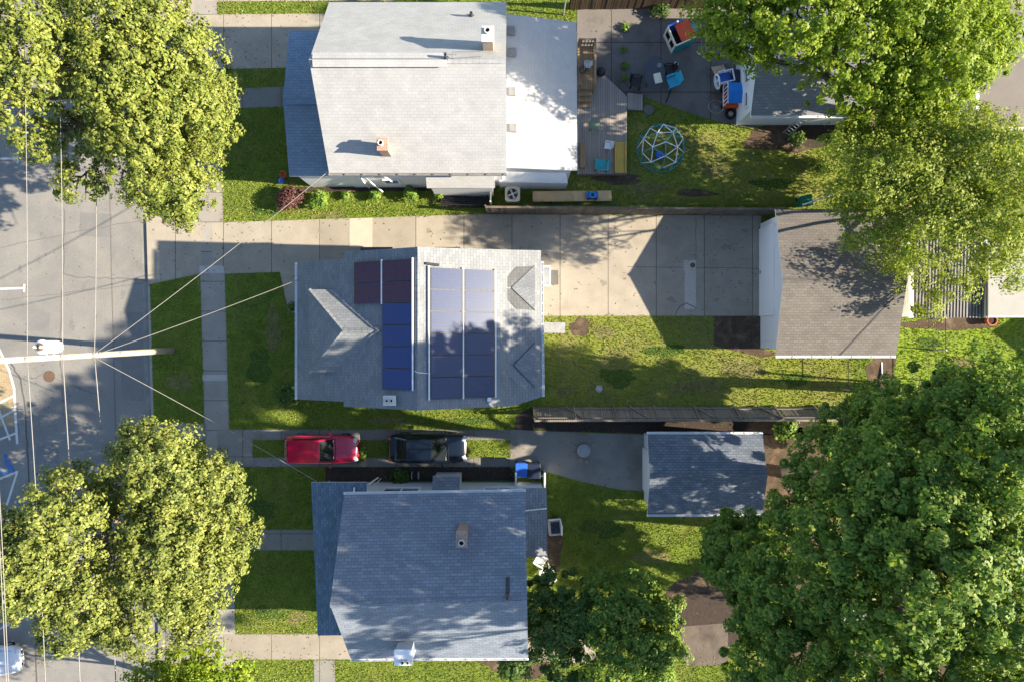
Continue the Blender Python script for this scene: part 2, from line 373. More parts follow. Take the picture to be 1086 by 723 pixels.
sheet('walk_patch', [(SW(286)-.5,282),(SW(286)+25.5,282),(SW(286)+25.5,290),(SW(286)-.5,290)], nmat('pale_patch', (.46,.44,.41)), .022)
sheet('walk_patch', [(SW(398)-.5,397),(SW(398)+25.5,397),(SW(398)+25.5,403.5),(SW(398)-.5,403.5)], 'M_' if False else nmat('pale_patch', (.44,.42,.39)), .022)
sheet('concrete_repair', [(725,276),(738,276),(738,328),(726,328),(726,290),(725,285)], nmat('repair_concrete', (.46,.43,.38), (.41,.38,.34), 2, .9), .020)
sheet('old_slab_band', [(370.8,232),(395,231.3),(395,262.5),(370.8,262.5)], nmat('pale_slab', (.47,.405,.32), (.43,.37,.29), 2, .9), .020)

def blob(cx, cy, rx, ry, seed, n=26, amp=.28):
    rnd = random.Random(seed); ph = [rnd.uniform(0, 6.28) for _ in range(5)]
    out = []
    for i in range(n):
        a = 2*math.pi*i/n
        k = 1 + amp*(math.sin(2*a+ph[0])*.4 + math.sin(3*a+ph[1])*.35 + math.sin(5*a+ph[2])*.3 + math.sin(8*a+ph[3])*.25)
        out.append((cx+rx*k*math.cos(a), cy+ry*k*math.sin(a)))
    return out
def soil(px, mat='soil', z=.008, name='soil'): return sheet(name, px, mat, z, .03)
soil([(757,335.3),(808,335.3),(808,370),(830,376),(808,379),(770,370),(757,366)])
soil([(563,444),(640,443),(760,444),(870,443),(872,459),(820,461),(690,459.5),(568,456)], 'mulch')
soil(blob(838,490,32,42,3)); soil(blob(935,392,16,20,5)); soil(blob(832,147,38,17,8))
soil(blob(868,140,30,16,9), 'mulch', .011, 'leaf_litter'); soil(blob(742,632,36,24,10), 'soil', .007); soil(blob(560,690,60,26,11), 'soil', .0095)
soil(blob(745,655,45,30,14), 'mulch', .0105, 'leaf_litter'); soil(blob(850,600,90,110,15), 'soil', .006); soil(blob(1000,640,110,90,16), 'soil', .0075)
soil(blob(1010,343,55,7,17)); soil(blob(586,575,10,32,18)); soil(blob(615,347,12,9,19), 'soil', .0085)
soil(blob(655,190,26,6,20)); soil(blob(590,222,60,3.2,21)); soil(blob(738,205,22,4,22), 'soil', .0066)
soil([(345,494.8),(541,494.8),(548,509),(345,510)], 'mulch', .012, 'mulch_bed')
soil([(300,199),(455,198),(455,203),(300,204)], 'mulch', .012, 'mulch_bed')
soil([(564,431.5),(566,458),(545,458),(548,440)], 'mulch', .0115, 'mulch_bed')

# road marks, cracks, far-side parking bays
def strip(px, w, z, name, mat, kind='structure'):
    m = MB(); P = [G(x, y) for x, y in px]
    for i, (a, b) in enumerate(zip(P[:-1], P[1:])):
        d = (b-a); d.normalize(); n = Vector((-d.y, d.x, 0))*w/2; a2, b2 = a-d*w*.3, b+d*w*.3
        zz = z + .0006*(i % 2)
        m.add([(q.x,q.y,zz) for q in (a2-n,b2-n,b2+n,a2+n)], [(0,1,2,3)])
    return struct(m.build(name, mat), kind)
def wob(px, amp, seed, sub=6):
    rnd = random.Random(seed); o = []
    for (x0,y0),(x1,y1) in zip(px[:-1], px[1:]):
        for k in range(sub): t = k/sub; o.append((x0+(x1-x0)*t+rnd.uniform(-amp,amp), y0+(y1-y0)*t+rnd.uniform(-amp,amp)))
    return o + [px[-1]]
sheet('parking_bay', [(-160,374),(0,374),(7,392),(13,409),(16,460),(24,700),(24,1000),(-160,1000)], 'tan_paving', -.115, .06)
sheet('bay_asphalt', [(-160,452),(15.6,452),(24,700),(24,1000),(-160,1000)], 'asphalt', -.111, .02)
for k, px in enumerate([[(-2,371),(8,392),(13.5,411),(15,440),(17,470)], [(-12,432),(14,419)], [(-12,449),(15,434)], [(-5,428),(9,466)], [(-12,470),(16,459)],
            [(-12,512),(17,500)], [(17,500),(6,535)], [(-12,562),(19,548)], [(-12,672),(24,655)], [(-20,307),(24,305.5)], [(24.5,302),(24.3,309)], [(-20,168),(17,168)], [(17.5,163),(17.5,172.5)]]):
    strip(px, .13 if k else .16, -.1075+.0012*k/3, 'road_marking', 'road_paint')
ws = MB()      # blue wheelchair-user symbol painted in the bay
c0 = G(6,494); Z = -.1045
def disc(mb, c, r, z, n=20): mb.add([(c[0]+r*math.cos(2*math.pi*i/n), c[1]+r*math.sin(2*math.pi*i/n), z) for i in range(n)], [tuple(range(n))])
def ring(mb, c, r0, r1, a0, a1, z, n=18):
    for i in range(n):
        a, b = a0+(a1-a0)*i/n, a0+(a1-a0)*(i+1)/n
        mb.add([(c[0]+r*math.cos(t), c[1]+r*math.sin(t), z) for r, t in ((r0,a),(r1,a),(r1,b),(r0,b))], [(0,1,2,3)])
ring(ws, (c0.x-.15,c0.y-.1), .28, .42, R(150), R(400), Z)
disc(ws, (c0.x-.1,c0.y+.62), .13, Z+.001)
for a, b in (((-.1,.5),(-.06,0.02)), ((-.06,.02),(.3,.02)), ((.3,.02),(.45,-.4)), ((-.08,.3),(.22,.3))):
    p, q = Vector((c0.x+a[0],c0.y+a[1],0)), Vector((c0.x+b[0],c0.y+b[1],0)); d = (q-p).normalized(); n = Vector((-d.y,d.x,0))*.07
    Z += .0007
    ws.add([(v.x,v.y,Z) for v in (p-n,q-n,q+n,p+n)], [(0,1,2,3)])
struct(ws.build('wheelchair_symbol', 'blue_paint'))
strip(wob([(10,384),(20,402),(25,430),(27,470),(30,520),(36,640),(38,800)], .7, 3), .09, -.1135, 'road_crack', 'crack')
strip(wob([(66,290),(75,293),(110,295),(155,297)], 1.1, 4), .06, -.1137, 'road_crack', 'crack_pale')
strip(wob([(67,222),(66,290),(62,360),(66,440)], .9, 5), .05, -.1139, 'road_crack', 'crack_pale')
strip(wob([(24,399),(36,401),(44,396)], .8, 6), .05, -.1141, 'road_crack', 'crack_pale')
strip(wob([(57,402),(90,414),(105,420)], .8, 7), .04, -.1143, 'road_crack', 'crack_pale')
strip(wob([(0,262),(60,250),(155,232)], 1.0, 8), .04, -.1145, 'road_crack', 'crack_pale')
strip(wob([(0,318),(60,312),(150,300)], 1.0, 9), .035, -.1147, 'road_crack', 'crack_pale')
strip([(110,0),(116,240),(122,480),(130,723)], .05, -.1149, 'road_crack', 'crack_pale')
strip(wob([(665,283),(700,283.5),(806,285)], .3, 11), .03, .0185, 'drive_crack', 'crack')
strip(wob([(738,231),(738,276)], .3, 12), .03, .0187, 'drive_crack', 'crack')
strip(wob([(716,334),(721,325),(728,321),(738,327)], .6, 13), .05, .0228, 'drive_crack', 'crack')

rs_ = random.Random(21)
M['grass_worn'] = nmat('worn_grass', (.22,.19,.085), (.15,.15,.05), 2.5, .95, .1, .5, fine=14, famt=.5)
M['clover'] = nmat('clover_patch', (.075,.125,.024), (.055,.10,.02), 3, .95, .1, .5, fine=14, famt=.5)
for k, (x,y,rx_,ry_,mm) in enumerate([(640,352,14,6,'w'),(705,372,20,7,'c'),(790,392,22,8,'w'),(845,402,14,8,'c'),(655,400,20,9,'c'),(600,415,10,6,'w'),(740,410,26,7,'w'),(985,365,14,7,'c'),(1020,385,18,6,'w'),
      (760,180,18,8,'w'),(820,195,20,7,'c'),(690,200,18,5,'w'),(280,225,14,4,'c'),(350,228,18,3,'w'),(275,390,14,18,'c'),(190,405,12,10,'w'),(290,350,9,22,'w'),(285,650,16,8,'c'),(315,655,10,8,'w'),(640,560,22,10,'c'),(690,590,18,8,'w'),(410,446,20,4,'w'),(500,446,18,4,'c'),(280,540,14,10,'c')]):
    sheet('lawn_patch', blob(x,y,rx_,ry_,70+k,22,.4), 'grass_worn' if mm == 'w' else 'clover', .0058+.00012*k, .004, hard=False)
M['oil'] = nmat('oil_stain', (.255,.225,.185), (.215,.19,.157), 5, .8, .3)
for k, (x,y,r_) in enumerate([(640,300,4),(668,262,3),(612,252,3.5),(712,318,4.5),(770,262,5),(785,300,3),(695,300,2.5),(540,240,3),(455,245,3),(340,246,2.6),(255,262,2.5),(790,245,3.5),(760,318,2.5)]):
    sheet('oil_stain', blob(x,y,r_,r_*.7,110+k,16,.6), 'oil', .0205+.00015*k, .004, hard=False)
M['asphalt_patch'] = nmat('asphalt_patch', (.205,.20,.19), (.175,.17,.165), 1.5, .9, .2, .25)
for k, px in enumerate([[(84,225),(118,227),(117,252),(83,250)],[(28,330),(52,331),(51,352),(27,350)],[(126,330),(150,331),(152,425),(128,424)],[(36,470),(60,470),(64,520),(40,521)]]):
    sheet('road_patch', px, 'asphalt_patch', -.1168+.0003*k, .003, hard=False)
for k, (x,y,r_) in enumerate([(40,275,3),(88,305,3.5),(120,270,2.5),(75,345,4),(130,312,3),(20,285,3)]):
    sheet('oil_stain', blob(x,y,r_*.8,r_*1.3,140+k,16,.6), 'asphalt_patch', -.1152+.00015*k, .003, hard=False)
# grass blades
def inpoly(P, poly):
    x, y = P[:,0], P[:,1]; r = np.zeros(len(P), bool); n = len(poly)
    for i in range(n):
        x0,y0 = poly[i]; x1,y1 = poly[(i+1)%n]
        c = ((y0 > y) != (y1 > y)) & (x < (x1-x0)*(y-y0)/((y1-y0) or 1e-9)+x0); r ^= c
    return r
def quads_mesh(name, V, mat, parent=None, off=(0,0,0)):
    n = V.shape[0]; me = bpy.data.meshes.new(name)
    k = V.shape[1]
    me.vertices.add(n*k); me.vertices.foreach_set('co', (V - np.array(off)).astype(np.float32).ravel())
    me.loops.add(n*k); me.loops.foreach_set('vertex_index', np.arange(n*k, dtype=np.int32))
    me.polygons.add(n); me.polygons.foreach_set('loop_start', np.arange(0, n*k, k, dtype=np.int32))
    me.polygons.foreach_set('loop_total', np.full(n, k, dtype=np.int32))
    me.materials.append(M[mat]); me.update(calc_edges=True)
    o = bpy.data.objects.new(name, me); COL.objects.link(o)
    if parent: o.parent = parent
    return o
def grass(n):
    rng = np.random.default_rng(4)
    x0, y1 = G(150,0)[:2]; x1, y0 = G(1090,723)[:2]
    P = np.stack([rng.uniform(x0-.5,x1,n), rng.uniform(y0-.5,y1+.5,n)], 1)
    keep = inpoly(P, blk)
    Q = P + rng.normal(size=P.shape)*.07
    for h in HARD: keep &= ~inpoly(Q, h)
    P = P[keep]; n = len(P)
    a = rng.uniform(0, 6.283, n); w = rng.uniform(.02,.045,n); L = rng.uniform(.04,.10,n)
    ln = rng.uniform(0,6.283,n); lm = rng.uniform(.02,.09,n)
    b = np.stack([np.cos(a)*w, np.sin(a)*w, np.zeros(n)],1)
    base = np.concatenate([P, np.full((n,1), .002)],1)
    tip = base + np.stack([np.cos(ln)*lm, np.sin(ln)*lm, L],1)
    struct(quads_mesh('grass', np.stack([base-b, base+b, tip],1), 'blade'), 'stuff')
grass(380000)
def litter(n):
    """fallen leaves, twigs and clippings lying about"""
    rng = np.random.default_rng(9)
    x0, y1 = G(10,0)[:2]; x1, y0 = G(1090,723)[:2]
    P = np.stack([rng.uniform(x0,x1,n), rng.uniform(y0,y1,n)], 1)
    c = rng.normal(size=(n,2))*1.6; cen = np.stack([rng.uniform(x0,x1,40), rng.uniform(y0,y1,40)], 1)
    P[:n//2] = cen[rng.integers(0,40,n//2)] + c[:n//2]*1.3
    z = np.where(inpoly(P, blk), .03, -.11)[:,None]
    b = np.concatenate([P, z], 1); a = rng.uniform(0,6.283,n); l = rng.uniform(.03,.075,n)
    t = np.stack([np.cos(a)*l, np.sin(a)*l, rng.uniform(-.2,.2,n)*l],1); w = np.stack([-np.sin(a)*l*.5, np.cos(a)*l*.5, rng.uniform(0,.3,n)*l],1)
    struct(quads_mesh('fallen_leaves', np.stack([b-t, b+w, b+t, b-w],1), 'litter'), 'stuff')
litter(6500)

# ------------------------------------------------------------------ trees and plants
def leaf_cloud(lobes, n, L, seed, flat=.85, cl=.5, low=-.45, spread=1., dens=1.):
    rng = np.random.default_rng(seed)
    w = np.array([l[3]**2 for l in lobes]); w = w/w.sum(); out = []
    for (x,y,z,r), ww in zip(lobes, w):
        nl = int(n*ww); nc = max(10, int(13*dens*r*r/(cl*cl*4)))
        d = rng.normal(size=(nc,3)); d /= np.linalg.norm(d,axis=1)[:,None]
        d[:,2] = np.where(d[:,2] < low, -d[:,2], d[:,2])
        rad = r*rng.uniform(.45,1.08,nc)**.7*spread
        C = np.array([x,y,z]) + d*rad[:,None]*np.array([1,1,flat])
        rc = cl*rng.uniform(.5,1.7,nc)
        i = rng.integers(0,nc,nl)
        e = rng.normal(size=(nl,3)); e /= np.linalg.norm(e,axis=1)[:,None]
        p = C[i] + e*(rc[i]*rng.uniform(.25,1,nl)**.5)[:,None]*np.array([1,1,.75])
        nrm = d[i]*.6 + e*.7 + rng.normal(size=(nl,3))*.3 + np.array([0,0,.3])
        nrm /= np.linalg.norm(nrm,axis=1)[:,None]
        t = np.cross(nrm, rng.normal(size=(nl,3))); t /= np.linalg.norm(t,axis=1)[:,None]
        b = np.cross(nrm,t); s = L*rng.uniform(.5,1.55,nl)[:,None]
        tl = t*s*.5; bl = b*s*.32; sag = nrm*s*.12
        out.append(np.stack([p-tl-sag, p+bl, p+tl-sag, p-bl],1))
    return np.concatenate(out)
def limbs(mb, base, top, lobes, r0, seed, sub=5):
    rnd = random.Random(seed); base = Vector(base); top = Vector(top)
    j = lambda k: Vector((rnd.uniform(-k,k), rnd.uniform(-k,k), rnd.uniform(-k,k)*.4))
    t1 = base.lerp(top,.35)+j(.12); t2 = base.lerp(top,.7)+j(.22)
    mb.tube([base-Vector((0,0,.1)), base+Vector((0,0,.35)), t1, t2, top], [r0*1.5, r0*1.05, r0*.85, r0*.6, r0*.3], 10)
    for (x,y,z,r) in lobes:
        c = Vector((x,y,z)); s = base.lerp(top, rnd.uniform(.38,.72))
        m1 = s.lerp(c,.4)+Vector((0,0,.25))+j(.25); rr = r0*.42
        mb.tube([s, m1, s.lerp(c,.75)+j(.25), c], [rr, rr*.75, rr*.5, rr*.28], 7)
        for k in range(sub):
            d = Vector((rnd.gauss(0,1),rnd.gauss(0,1),rnd.gauss(.25,.7))); d.normalize()
            q = s.lerp(c, rnd.uniform(.6,1)); e = c+d*r*rnd.uniform(.6,.95)
            mb.tube([q, q.lerp(e,.5)+j(.15), e], [rr*.32, rr*.22, rr*.08], 5)
def tree(name, label, base, lobes_px, leafmat_, n, L, seed, trunk_r=.3, bark='bark', cl=.31, cat='tree', group=None, flat=.85, low=-.45, sub=5, top=None, dens=1.):
    b = G(*base); lobes = [(*G(x,y,h)[:2], h, r) for x,y,h,r in lobes_px]
    root = thing(name, label, cat, b, group=group)
    w = sum(l[3]**2 for l in lobes); c = Vector([sum(l[k]*l[3]**2 for l in lobes)/w for k in range(3)])
    if top: c = Vector(top)
    mb = MB(); limbs(mb, b, c, lobes, trunk_r, seed, sub)
    mb.build('trunk', bark, root, smooth=True, uv=False)
    quads_mesh('crown', leaf_cloud(lobes, n, L, seed, flat, cl, low, 1., dens), leafmat_, root, b)
    return root

tree('street_tree', 'tall yellow-green street tree at the kerb beside the pale roofed house', (178,108),
     [(165,45,10,2.7),(192,112,9,2.5),(150,128,10,2.6),(182,192,8,2.2),(128,82,11,2.5),(195,58,8.5,2.0),(218,130,6.5,1.7),(196,222,7,1.2),
      (120,20,11,2.4),(140,170,9,2.),(38,62,12,2.3),(28,22,12,2.2),(80,100,6.5,1.6),(85,60,7,1.6),(38,148,9.5,1.2),(82,192,8.5,1.2),(75,25,8,1.8),(12,112,12,1.3),(70,140,6,1.3),
      (222,95,6,1.6),(228,140,5.5,1.5),(205,165,6,1.8),(98,150,6,1.2)],
     'lf_street', 125000, .14, 11, .34, dens=0.75)
tree('street_tree', 'broad olive-yellow street tree at the kerb beside the slate-blue roofed house', (187,574),
     [(165,500,10,2.4),(200,535,9,2.7),(175,590,9.5,2.8),(212,605,8,2.3),(152,648,9,2.3),(238,570,6.2,2.0),(254,560,5,1.3),(228,520,7,1.9),(152,470,9.5,1.2),
      (58,560,12,2.3),(38,608,12,2.2),(85,642,11,1.9),(30,585,12,2.),(72,520,9.5,1.5),(15,600,12.5,2.),(110,545,7,1.7),(60,672,10.5,1.1),(112,600,6.5,1.7),(125,515,7.5,1.5),(205,655,7.5,1.4),(120,655,9,1.5),(212,498,4.8,1.5),(187,484,5.5,1.4),(166,470,7,1.3),(226,532,4.5,1.5)],
     'lf_olive', 130000, .14, 12, .36, 'bark_pale', dens=0.75)
tree('small_tree', 'small bright green tree at the south end of the pavement', (226,733),
     [(190,716,6,1.9),(226,706,5,1.5),(160,728,6,1.5),(258,718,4.6,1.1),(205,740,6.5,2.),(235,735,5.5,1.8),(205,775,9,2.5),(165,800,9.5,2.6),(240,780,8,2.4),(140,765,8,1.9)],
     'lf_bright', 26000, .17, 13, .2)
tree('leafy_tree', 'bright green tree overhanging the grey shingled shed by the patio', (920,152),
     [(788,18,9,2.3),(845,15,10,2.7),(770,45,8,1.2),(800,56,8,1.2),(905,55,9.2,3.),(955,25,9.8,2.7),(1000,62,10,2.5),(1040,52,9,1.7),(1060,35,9,1.2),(920,112,7.8,2.),
      (955,112,8,2.3),(870,-10,10,3),(760,10,9,1.5),(1000,20,9.3,2.2),(905,150,6.5,1.2),(1000,90,6.5,1.9),(1020,50,7,2.1),(978,130,6,1.7),(1040,20,7,1.8),(965,70,9,2.2)],
     'lf_bright', 112000, .15, 14, .34, group=None, dens=0.7)
tree('locust_tree', 'airy pale yellow-green tree behind the brown roofed garage', (962,236),
     [(925,190,9,2.0),(970,178,9,2.3),(1020,168,9.2,2.4),(1065,178,10,2.3),(925,245,7.6,1.7),(980,245,9,2.3),(1040,245,9.5,2.3),(1010,303,5.2,1.3),(1068,282,6,1.4),(960,185,5.5,1.7),(1000,170,6.5,1.9),(930,200,4.6,1.4),(1040,175,7.5,1.9),(930,165,5.8,1.5),(1010,150,8,1.7),(1060,195,8.3,1.8),(1000,195,5,1.5),(962,152,5,1.4),(985,205,6.4,1.5),(975,206,3.4,1.3),(1030,202,4.5,1.5),(1040,166,4.5,1.5),(990,172,3.6,1.3),
      (965,288,5.2,1.1),(900,160,8.5,1.4),(1075,225,10,1.9),(895,205,7.6,1.2),(1000,210,9.2,2.2),(985,325,4.6,.8),(1045,140,9,1.4),(950,262,7.2,1.3)],
     'lf_locust', 90000, .125, 15, .26, 'bark_pale', .42, sub=8)
tree('maple_tree', 'deep green tree at the right edge nearest the sunny east lawn', (925,412),
     [(935,440,9.5,1.9),(985,436,13,2.1),(1035,434,14.5,2.3),(1084,446,17.3,2.0),(960,470,12.5,2.2),(1022,482,16.3,2.2),(1078,486,18.5,2.0),(893,440,7,1.2),(915,428,7.5,1.0),(1100,405,12,1.6),(1010,425,15.5,1.4),(960,440,7,1.6),(1005,452,8,1.8),(1045,470,9,1.8),(1050,450,7,1.6),(1075,452,10,1.9),(1020,446,5.5,1.4),(1090,458,7.5,1.8),(980,452,5,1.4),(1088,446,9,1.4),(1000,446,7,1.2),(1060,425,16,1.4)],
     'lf_maple', 120000, .15, 16, .32, 'bark_pale', .33, dens=0.5, sub=7)
tree('maple_tree', 'deep green tree with its crown over the soil behind the small blue-grey garage', (836,500),
     [(880,498,11.5,2.1),(935,522,16,2.6),(862,552,11,2.3),(912,572,15.5,2.7),(975,545,17,2.6),(828,575,8.5,1.5),(903,462,9.,1.4),(990,512,16,2.),(940,490,14,1.7),(944,502,6.5,1.4),(985,520,8.5,1.6),(930,540,5.5,1.2),(955,468,6.5,1.2)],
     'lf_maple', 110000, .15, 17, .36, 'bark_pale', .33, dens=0.5, sub=7)
tree('maple_tree', 'deep green tree beside the back yard slab, lowest along the bottom edge', (792,615),
     [(798,602,9.,2.),(842,628,12,2.4),(775,575,7.4,1.5),(855,692,12,2.3),(805,706,9.5,1.8),(768,556,6.5,.9),(762,600,6.5,1.),(815,560,7.5,1.4),(810,655,9,1.7)],
     'lf_maple', 90000, .15, 18, .3, 'bark_pale', .33, dens=0.55, sub=7)
tree('maple_tree', 'tallest deep green tree filling the bottom right corner', (860,560),
     [(1000,602,18.5,2.5),(1050,560,18,2.4),(1065,640,18,2.4),(960,650,17,2.3),(1015,695,16.5,2.3),(922,700,14,2.2),(1088,700,16,2.1),(900,640,14.5,2.2),(1092,600,17.5,2.1),(980,735,15,2.1),(880,740,11,2.),(1050,610,9,2.2),(1000,640,8,2.),(1040,560,8.5,2.),(960,605,7,2.),(960,770,17,2.4),(1025,795,17,2.4),(960,875,16,2.0),(1060,740,18,2.3),(1075,680,9.5,1.8),(939,658,6,1.4),(890,622,5,1.3),(1031,682,7.5,1.5),(960,690,7,1.4),(985,665,5,1.3),],
     'lf_maple', 135000, .155, 19, .42, 'bark_pale', .33, dens=0.42, sub=7)
tree('garden_tree', 'dark green garden tree close behind the slate-blue roofed house', (572,662),
     [(565,638,4.2,1.3),(592,622,4.6,1.2),(585,668,4.6,1.5),(612,655,5,1.4),(560,680,3.6,1.2),(545,705,3.,1.0),(600,705,3.6,1.3)],
     'lf_dark', 30000, .15, 20, .14, dens=.6)
tree('garden_tree', 'mid green garden tree in the yard left of the back slab', (652,655),
     [(648,648,5.6,1.6),(682,665,6,1.8),(655,690,6,1.7),(700,688,6,1.4),(668,628,5.2,1.4),(630,620,4.8,1.0),(705,650,5.2,1.2),(690,712,5,1.4),(640,718,4.6,1.3)],
     'lf_maple', 40000, .15, 21, .17, dens=.6)

def bush(label, px, py, r, h, mat='lf_bush', n=1500, L=.13, seed=1, group=None, name='bush'):
    b = G(px,py); root = thing(name, label, 'bush', b, group=group)
    rnd = random.Random(seed)
    lob = [(b.x+rnd.uniform(-.35,.35)*r, b.y+rnd.uniform(-.35,.35)*r, h*.5+rnd.uniform(-.1,.15)*h, r*rnd.uniform(.5,.72)) for _ in range(5)]
    mb = MB()
    for k in range(6):
        a = rnd.uniform(0,6.28); mb.tube([b, b+Vector((math.cos(a)*r*.3, math.sin(a)*r*.3, h*.5)), b+Vector((math.cos(a)*r*.6, math.sin(a)*r*.6, h*.8))], [.03,.02,.01], 5)
    mb.build('stems', 'bark', root, uv=False)
    quads_mesh('foliage', leaf_cloud(lob, n, L, seed, h/(2*r)*1.1, min(.22,r*.35), -.2), mat, root, b)
bg = 'shrubs along the side of the pale roofed house'
bush('burgundy leaved shrub at the front corner of the pale roofed house', 312, 210, .95, 1.0, 'lf_burg', 3200, .12, 31, bg)
bush('largest light green round shrub, next to the burgundy shrub', 342, 213, .62, .9, 'lf_bush', 1500, .14, 32, bg)
bush('tiny low green shrub between two larger round shrubs', 367, 209, .34, .4, 'lf_bush', 500, .11, 33, bg)
bush('small light green round shrub in the middle of the side bed', 399, 208, .40, .6, 'lf_bush', 800, .12, 34, bg)
bush('light green round shrub nearest the dark slatted cover', 436, 208, .50, .8, 'lf_bush', 1100, .13, 35, bg)
bush('narrow speckled green plant at the left end of the dark slatted cover', 466, 209, .36, .8, 'lf_bush', 500, .1, 36, bg)
bush('low dark shrub on the front lawn by the solar roofed house', 306, 417, .85, .7, 'lf_dark', 1500, .15, 37)
bush('green shrub by the leaning fence above the dark soil', 828, 452, .9, 1.6, 'lf_maple', 1700, .2, 38)
bush('leafy shrub beside the right end of the leaning fence', 872, 462, 1.1, 2.4, 'lf_maple', 2600, .22, 39)
bush('sprawling weed under the rear corner of the brown roofed garage', 862, 178, .8, .9, 'lf_locust', 900, .14, 40)
bush('fern-like plant by the walk between the red and dark blue cars', 383, 480, .5, .4, 'lf_bush', 500, .16, 41)
bush('low plant at the mulch bed beneath the dark blue car', 425, 502, .75, .5, 'lf_dark', 700, .15, 42)
bush('dark green plant on the driveway side of the solar roofed house porch', 313, 326, .38, .7, 'lf_dark', 500, .14, 43)
for k, (x,y) in enumerate([(662,30),(661,55),(662,70),(661,84)]):
    bush(['weed clump in the patio seam nearest the brown fence','thin weed clump in the patio seam by the bare slabs','dense weed clump in the patio seam left of the oval table','weed clump in the patio seam nearest the deck'][k], x, y, .24 if k%2 else .34, .3, 'lf_bush', 260, .1, 50+k, 'weeds in the patio seam', 'weed_clump')
for k, (x,y,r) in enumerate([(540,196,.5),(530,199,.35)]):
    bush(['climbing weed against the white wall by the round fan unit','low weed beside the white post near the fan unit'][k], x, y, r, .5, 'lf_bush', 500, .11, 56+k, None, 'weed_clump')
for k, (x,y) in enumerate([(878,125),(842,150),(700,14)]):
    bush(['leafy weed at the wall foot of the grey shingled shed','weed on the brown litter below the grey shingled shed','overgrown weed at the foot of the brown board fence'][k], x, y, .6, .7, 'lf_dark', 700, .14, 60+k, None, 'weed_clump')

# ------------------------------------------------------------------ building helpers
def wall_prism(profile, axis, a, b, mb=None):
    """profile of (u, z) points extruded along the other horizontal axis"""
    mb = mb or MB(); n = len(profile)
    f = (lambda u,z,t: (u,t,z)) if axis == 'Y' else (lambda u,z,t: (t,u,z))
    vs = [f(u,z,a) for u,z in profile] + [f(u,z,b) for u,z in profile]
    fs = [tuple(range(n)), tuple(range(2*n-1,n-1,-1))] + [(i,n+i,n+(i+1)%n,(i+1)%n) for i in range(n)]
    mb.add(vs, fs); return mb
def fix_normals(o):
    import bmesh
    bm = bmesh.new(); bm.from_mesh(o.data); bmesh.ops.recalc_face_normals(bm, faces=bm.faces); bm.to_mesh(o.data); bm.free()
def window(parent, c, n, w, h, mull=1, label=None):
    """n = outward axis as '+x' '-x' '+y' '-y'"""
    c = Vector(c); s = 1 if n[0] == '+' else -1; ax = n[1]
    fr = MB(); pn = MB(); t = .08
    def bx(mb, du, dz, su, sz, dep, out):
        if ax == 'y': mb.box(c+Vector((du, s*out, dz)), (su, dep, sz))
        else: mb.box(c+Vector((s*out, du, dz)), (dep, su, sz))
    bx(fr, 0, h/2+t/2, w+2*t, t, .09, .04); bx(fr, 0, -h/2-t/2, w+2*t, t, .13, .06)
    bx(fr, -w/2-t/2, 0, t, h, .09, .04); bx(fr, w/2+t/2, 0, t, h, .09, .04)
    for k in range(mull): bx(fr, -w/2+w*(k+1)/(mull+1), 0, .06, h, .07, .035)
    o = fr.build('window', 'white', parent)
    bx(pn, 0, 0, w-.002, h-.002, .03, .013)
    pn.build('pane', 'glass', o)
def door(parent, c, n, w=.95, h=2.05, mat='white'):
    c = Vector(c); s = 1 if n[0] == '+' else -1; ax = n[1]
    d = MB()
    if ax == 'y': d.box(c+Vector((0,s*.03,h/2)), (w,.07,h))
    else: d.box(c+Vector((s*.03,0,h/2)), (.07,w,h))
    o = d.build('door', mat, parent, bevel=.01)
    k = MB()
    if ax == 'y': k.box(c+Vector((w*.38,s*.095,1.0)), (.05,.06,.12))
    else: k.box(c+Vector((s*.095,w*.38,1.0)), (.06,.05,.12))
    k.build('handle', 'grey_metal', o)
def ridge_cap(mb, a, b, w=.16, lift=.03, mat=0):
    a, b = Vector(a), Vector(b); d = (b-a).normalized(); n = d.cross(Vector((0,0,1))).normalized()*w
    u = Vector((0,0,lift)); dn = Vector((0,0,-.06))
    L = (b-a).length; k = int(L/.32)
    for i in range(k):
        p, q = a.lerp(b,i/k), a.lerp(b,(i+.97)/k)
        e = Vector((0,0,.015))
        mb.add([p-n+dn, p+u, p+n+dn, q-n+dn+e, q+u+e, q+n+dn+e], [(0,1,4,3),(1,2,5,4)], mat)
def gutter(parent, a, b, out, mat='white', hang=.9):
    a, b = Vector(a), Vector(b); o = Vector(out)*.07; g = MB(); L = (b-a).length; d = (b-a).normalized()
    rz = math.atan2(d.y,d.x); c = (a+b)/2+o
    side = Vector((-d.y,d.x,0))*.055
    g.box(c+Vector((0,0,-.10)), (L,.11,.02), rz)
    g.box(c+side+Vector((0,0,-.045)), (L,.015,.11), rz); g.box(c-side+Vector((0,0,-.045)), (L,.015,.11), rz)
    k = max(2,int(L/hang))
    for i in range(k+1): g.box(a.lerp(b,i/k)+o+Vector((0,0,.008)), (.06,.13,.02), rz)
    return g.build('gutter', mat, parent)
def chimney(parent, top, sx, sy, drop, mat, flues, cap='mortar_cap', capt=.1):
    t = Vector(top)
    o = MB().box(t-Vector((0,0,drop/2+capt)), (sx,sy,drop)).build('chimney', mat, parent, bevel=.008)
    MB().box(t-Vector((0,0,capt/2)), (sx+.1,sy+.1,capt)).build('crown', cap, o, bevel=.02)
    f = MB()
    for dx, dy, r in flues: f.lathe([(r,0),(r,.16),(r*.72,.16),(r*.7,.02)], t+Vector((dx,dy,0)), 12)
    fl = f.build('flue', 'mortar_cap', o)
    for dx, dy, r in flues: MB().lathe([(r*.69,.03),(r*.69,.05)], t+Vector((dx,dy,0)), 12).build('flue_opening', 'soot', fl)
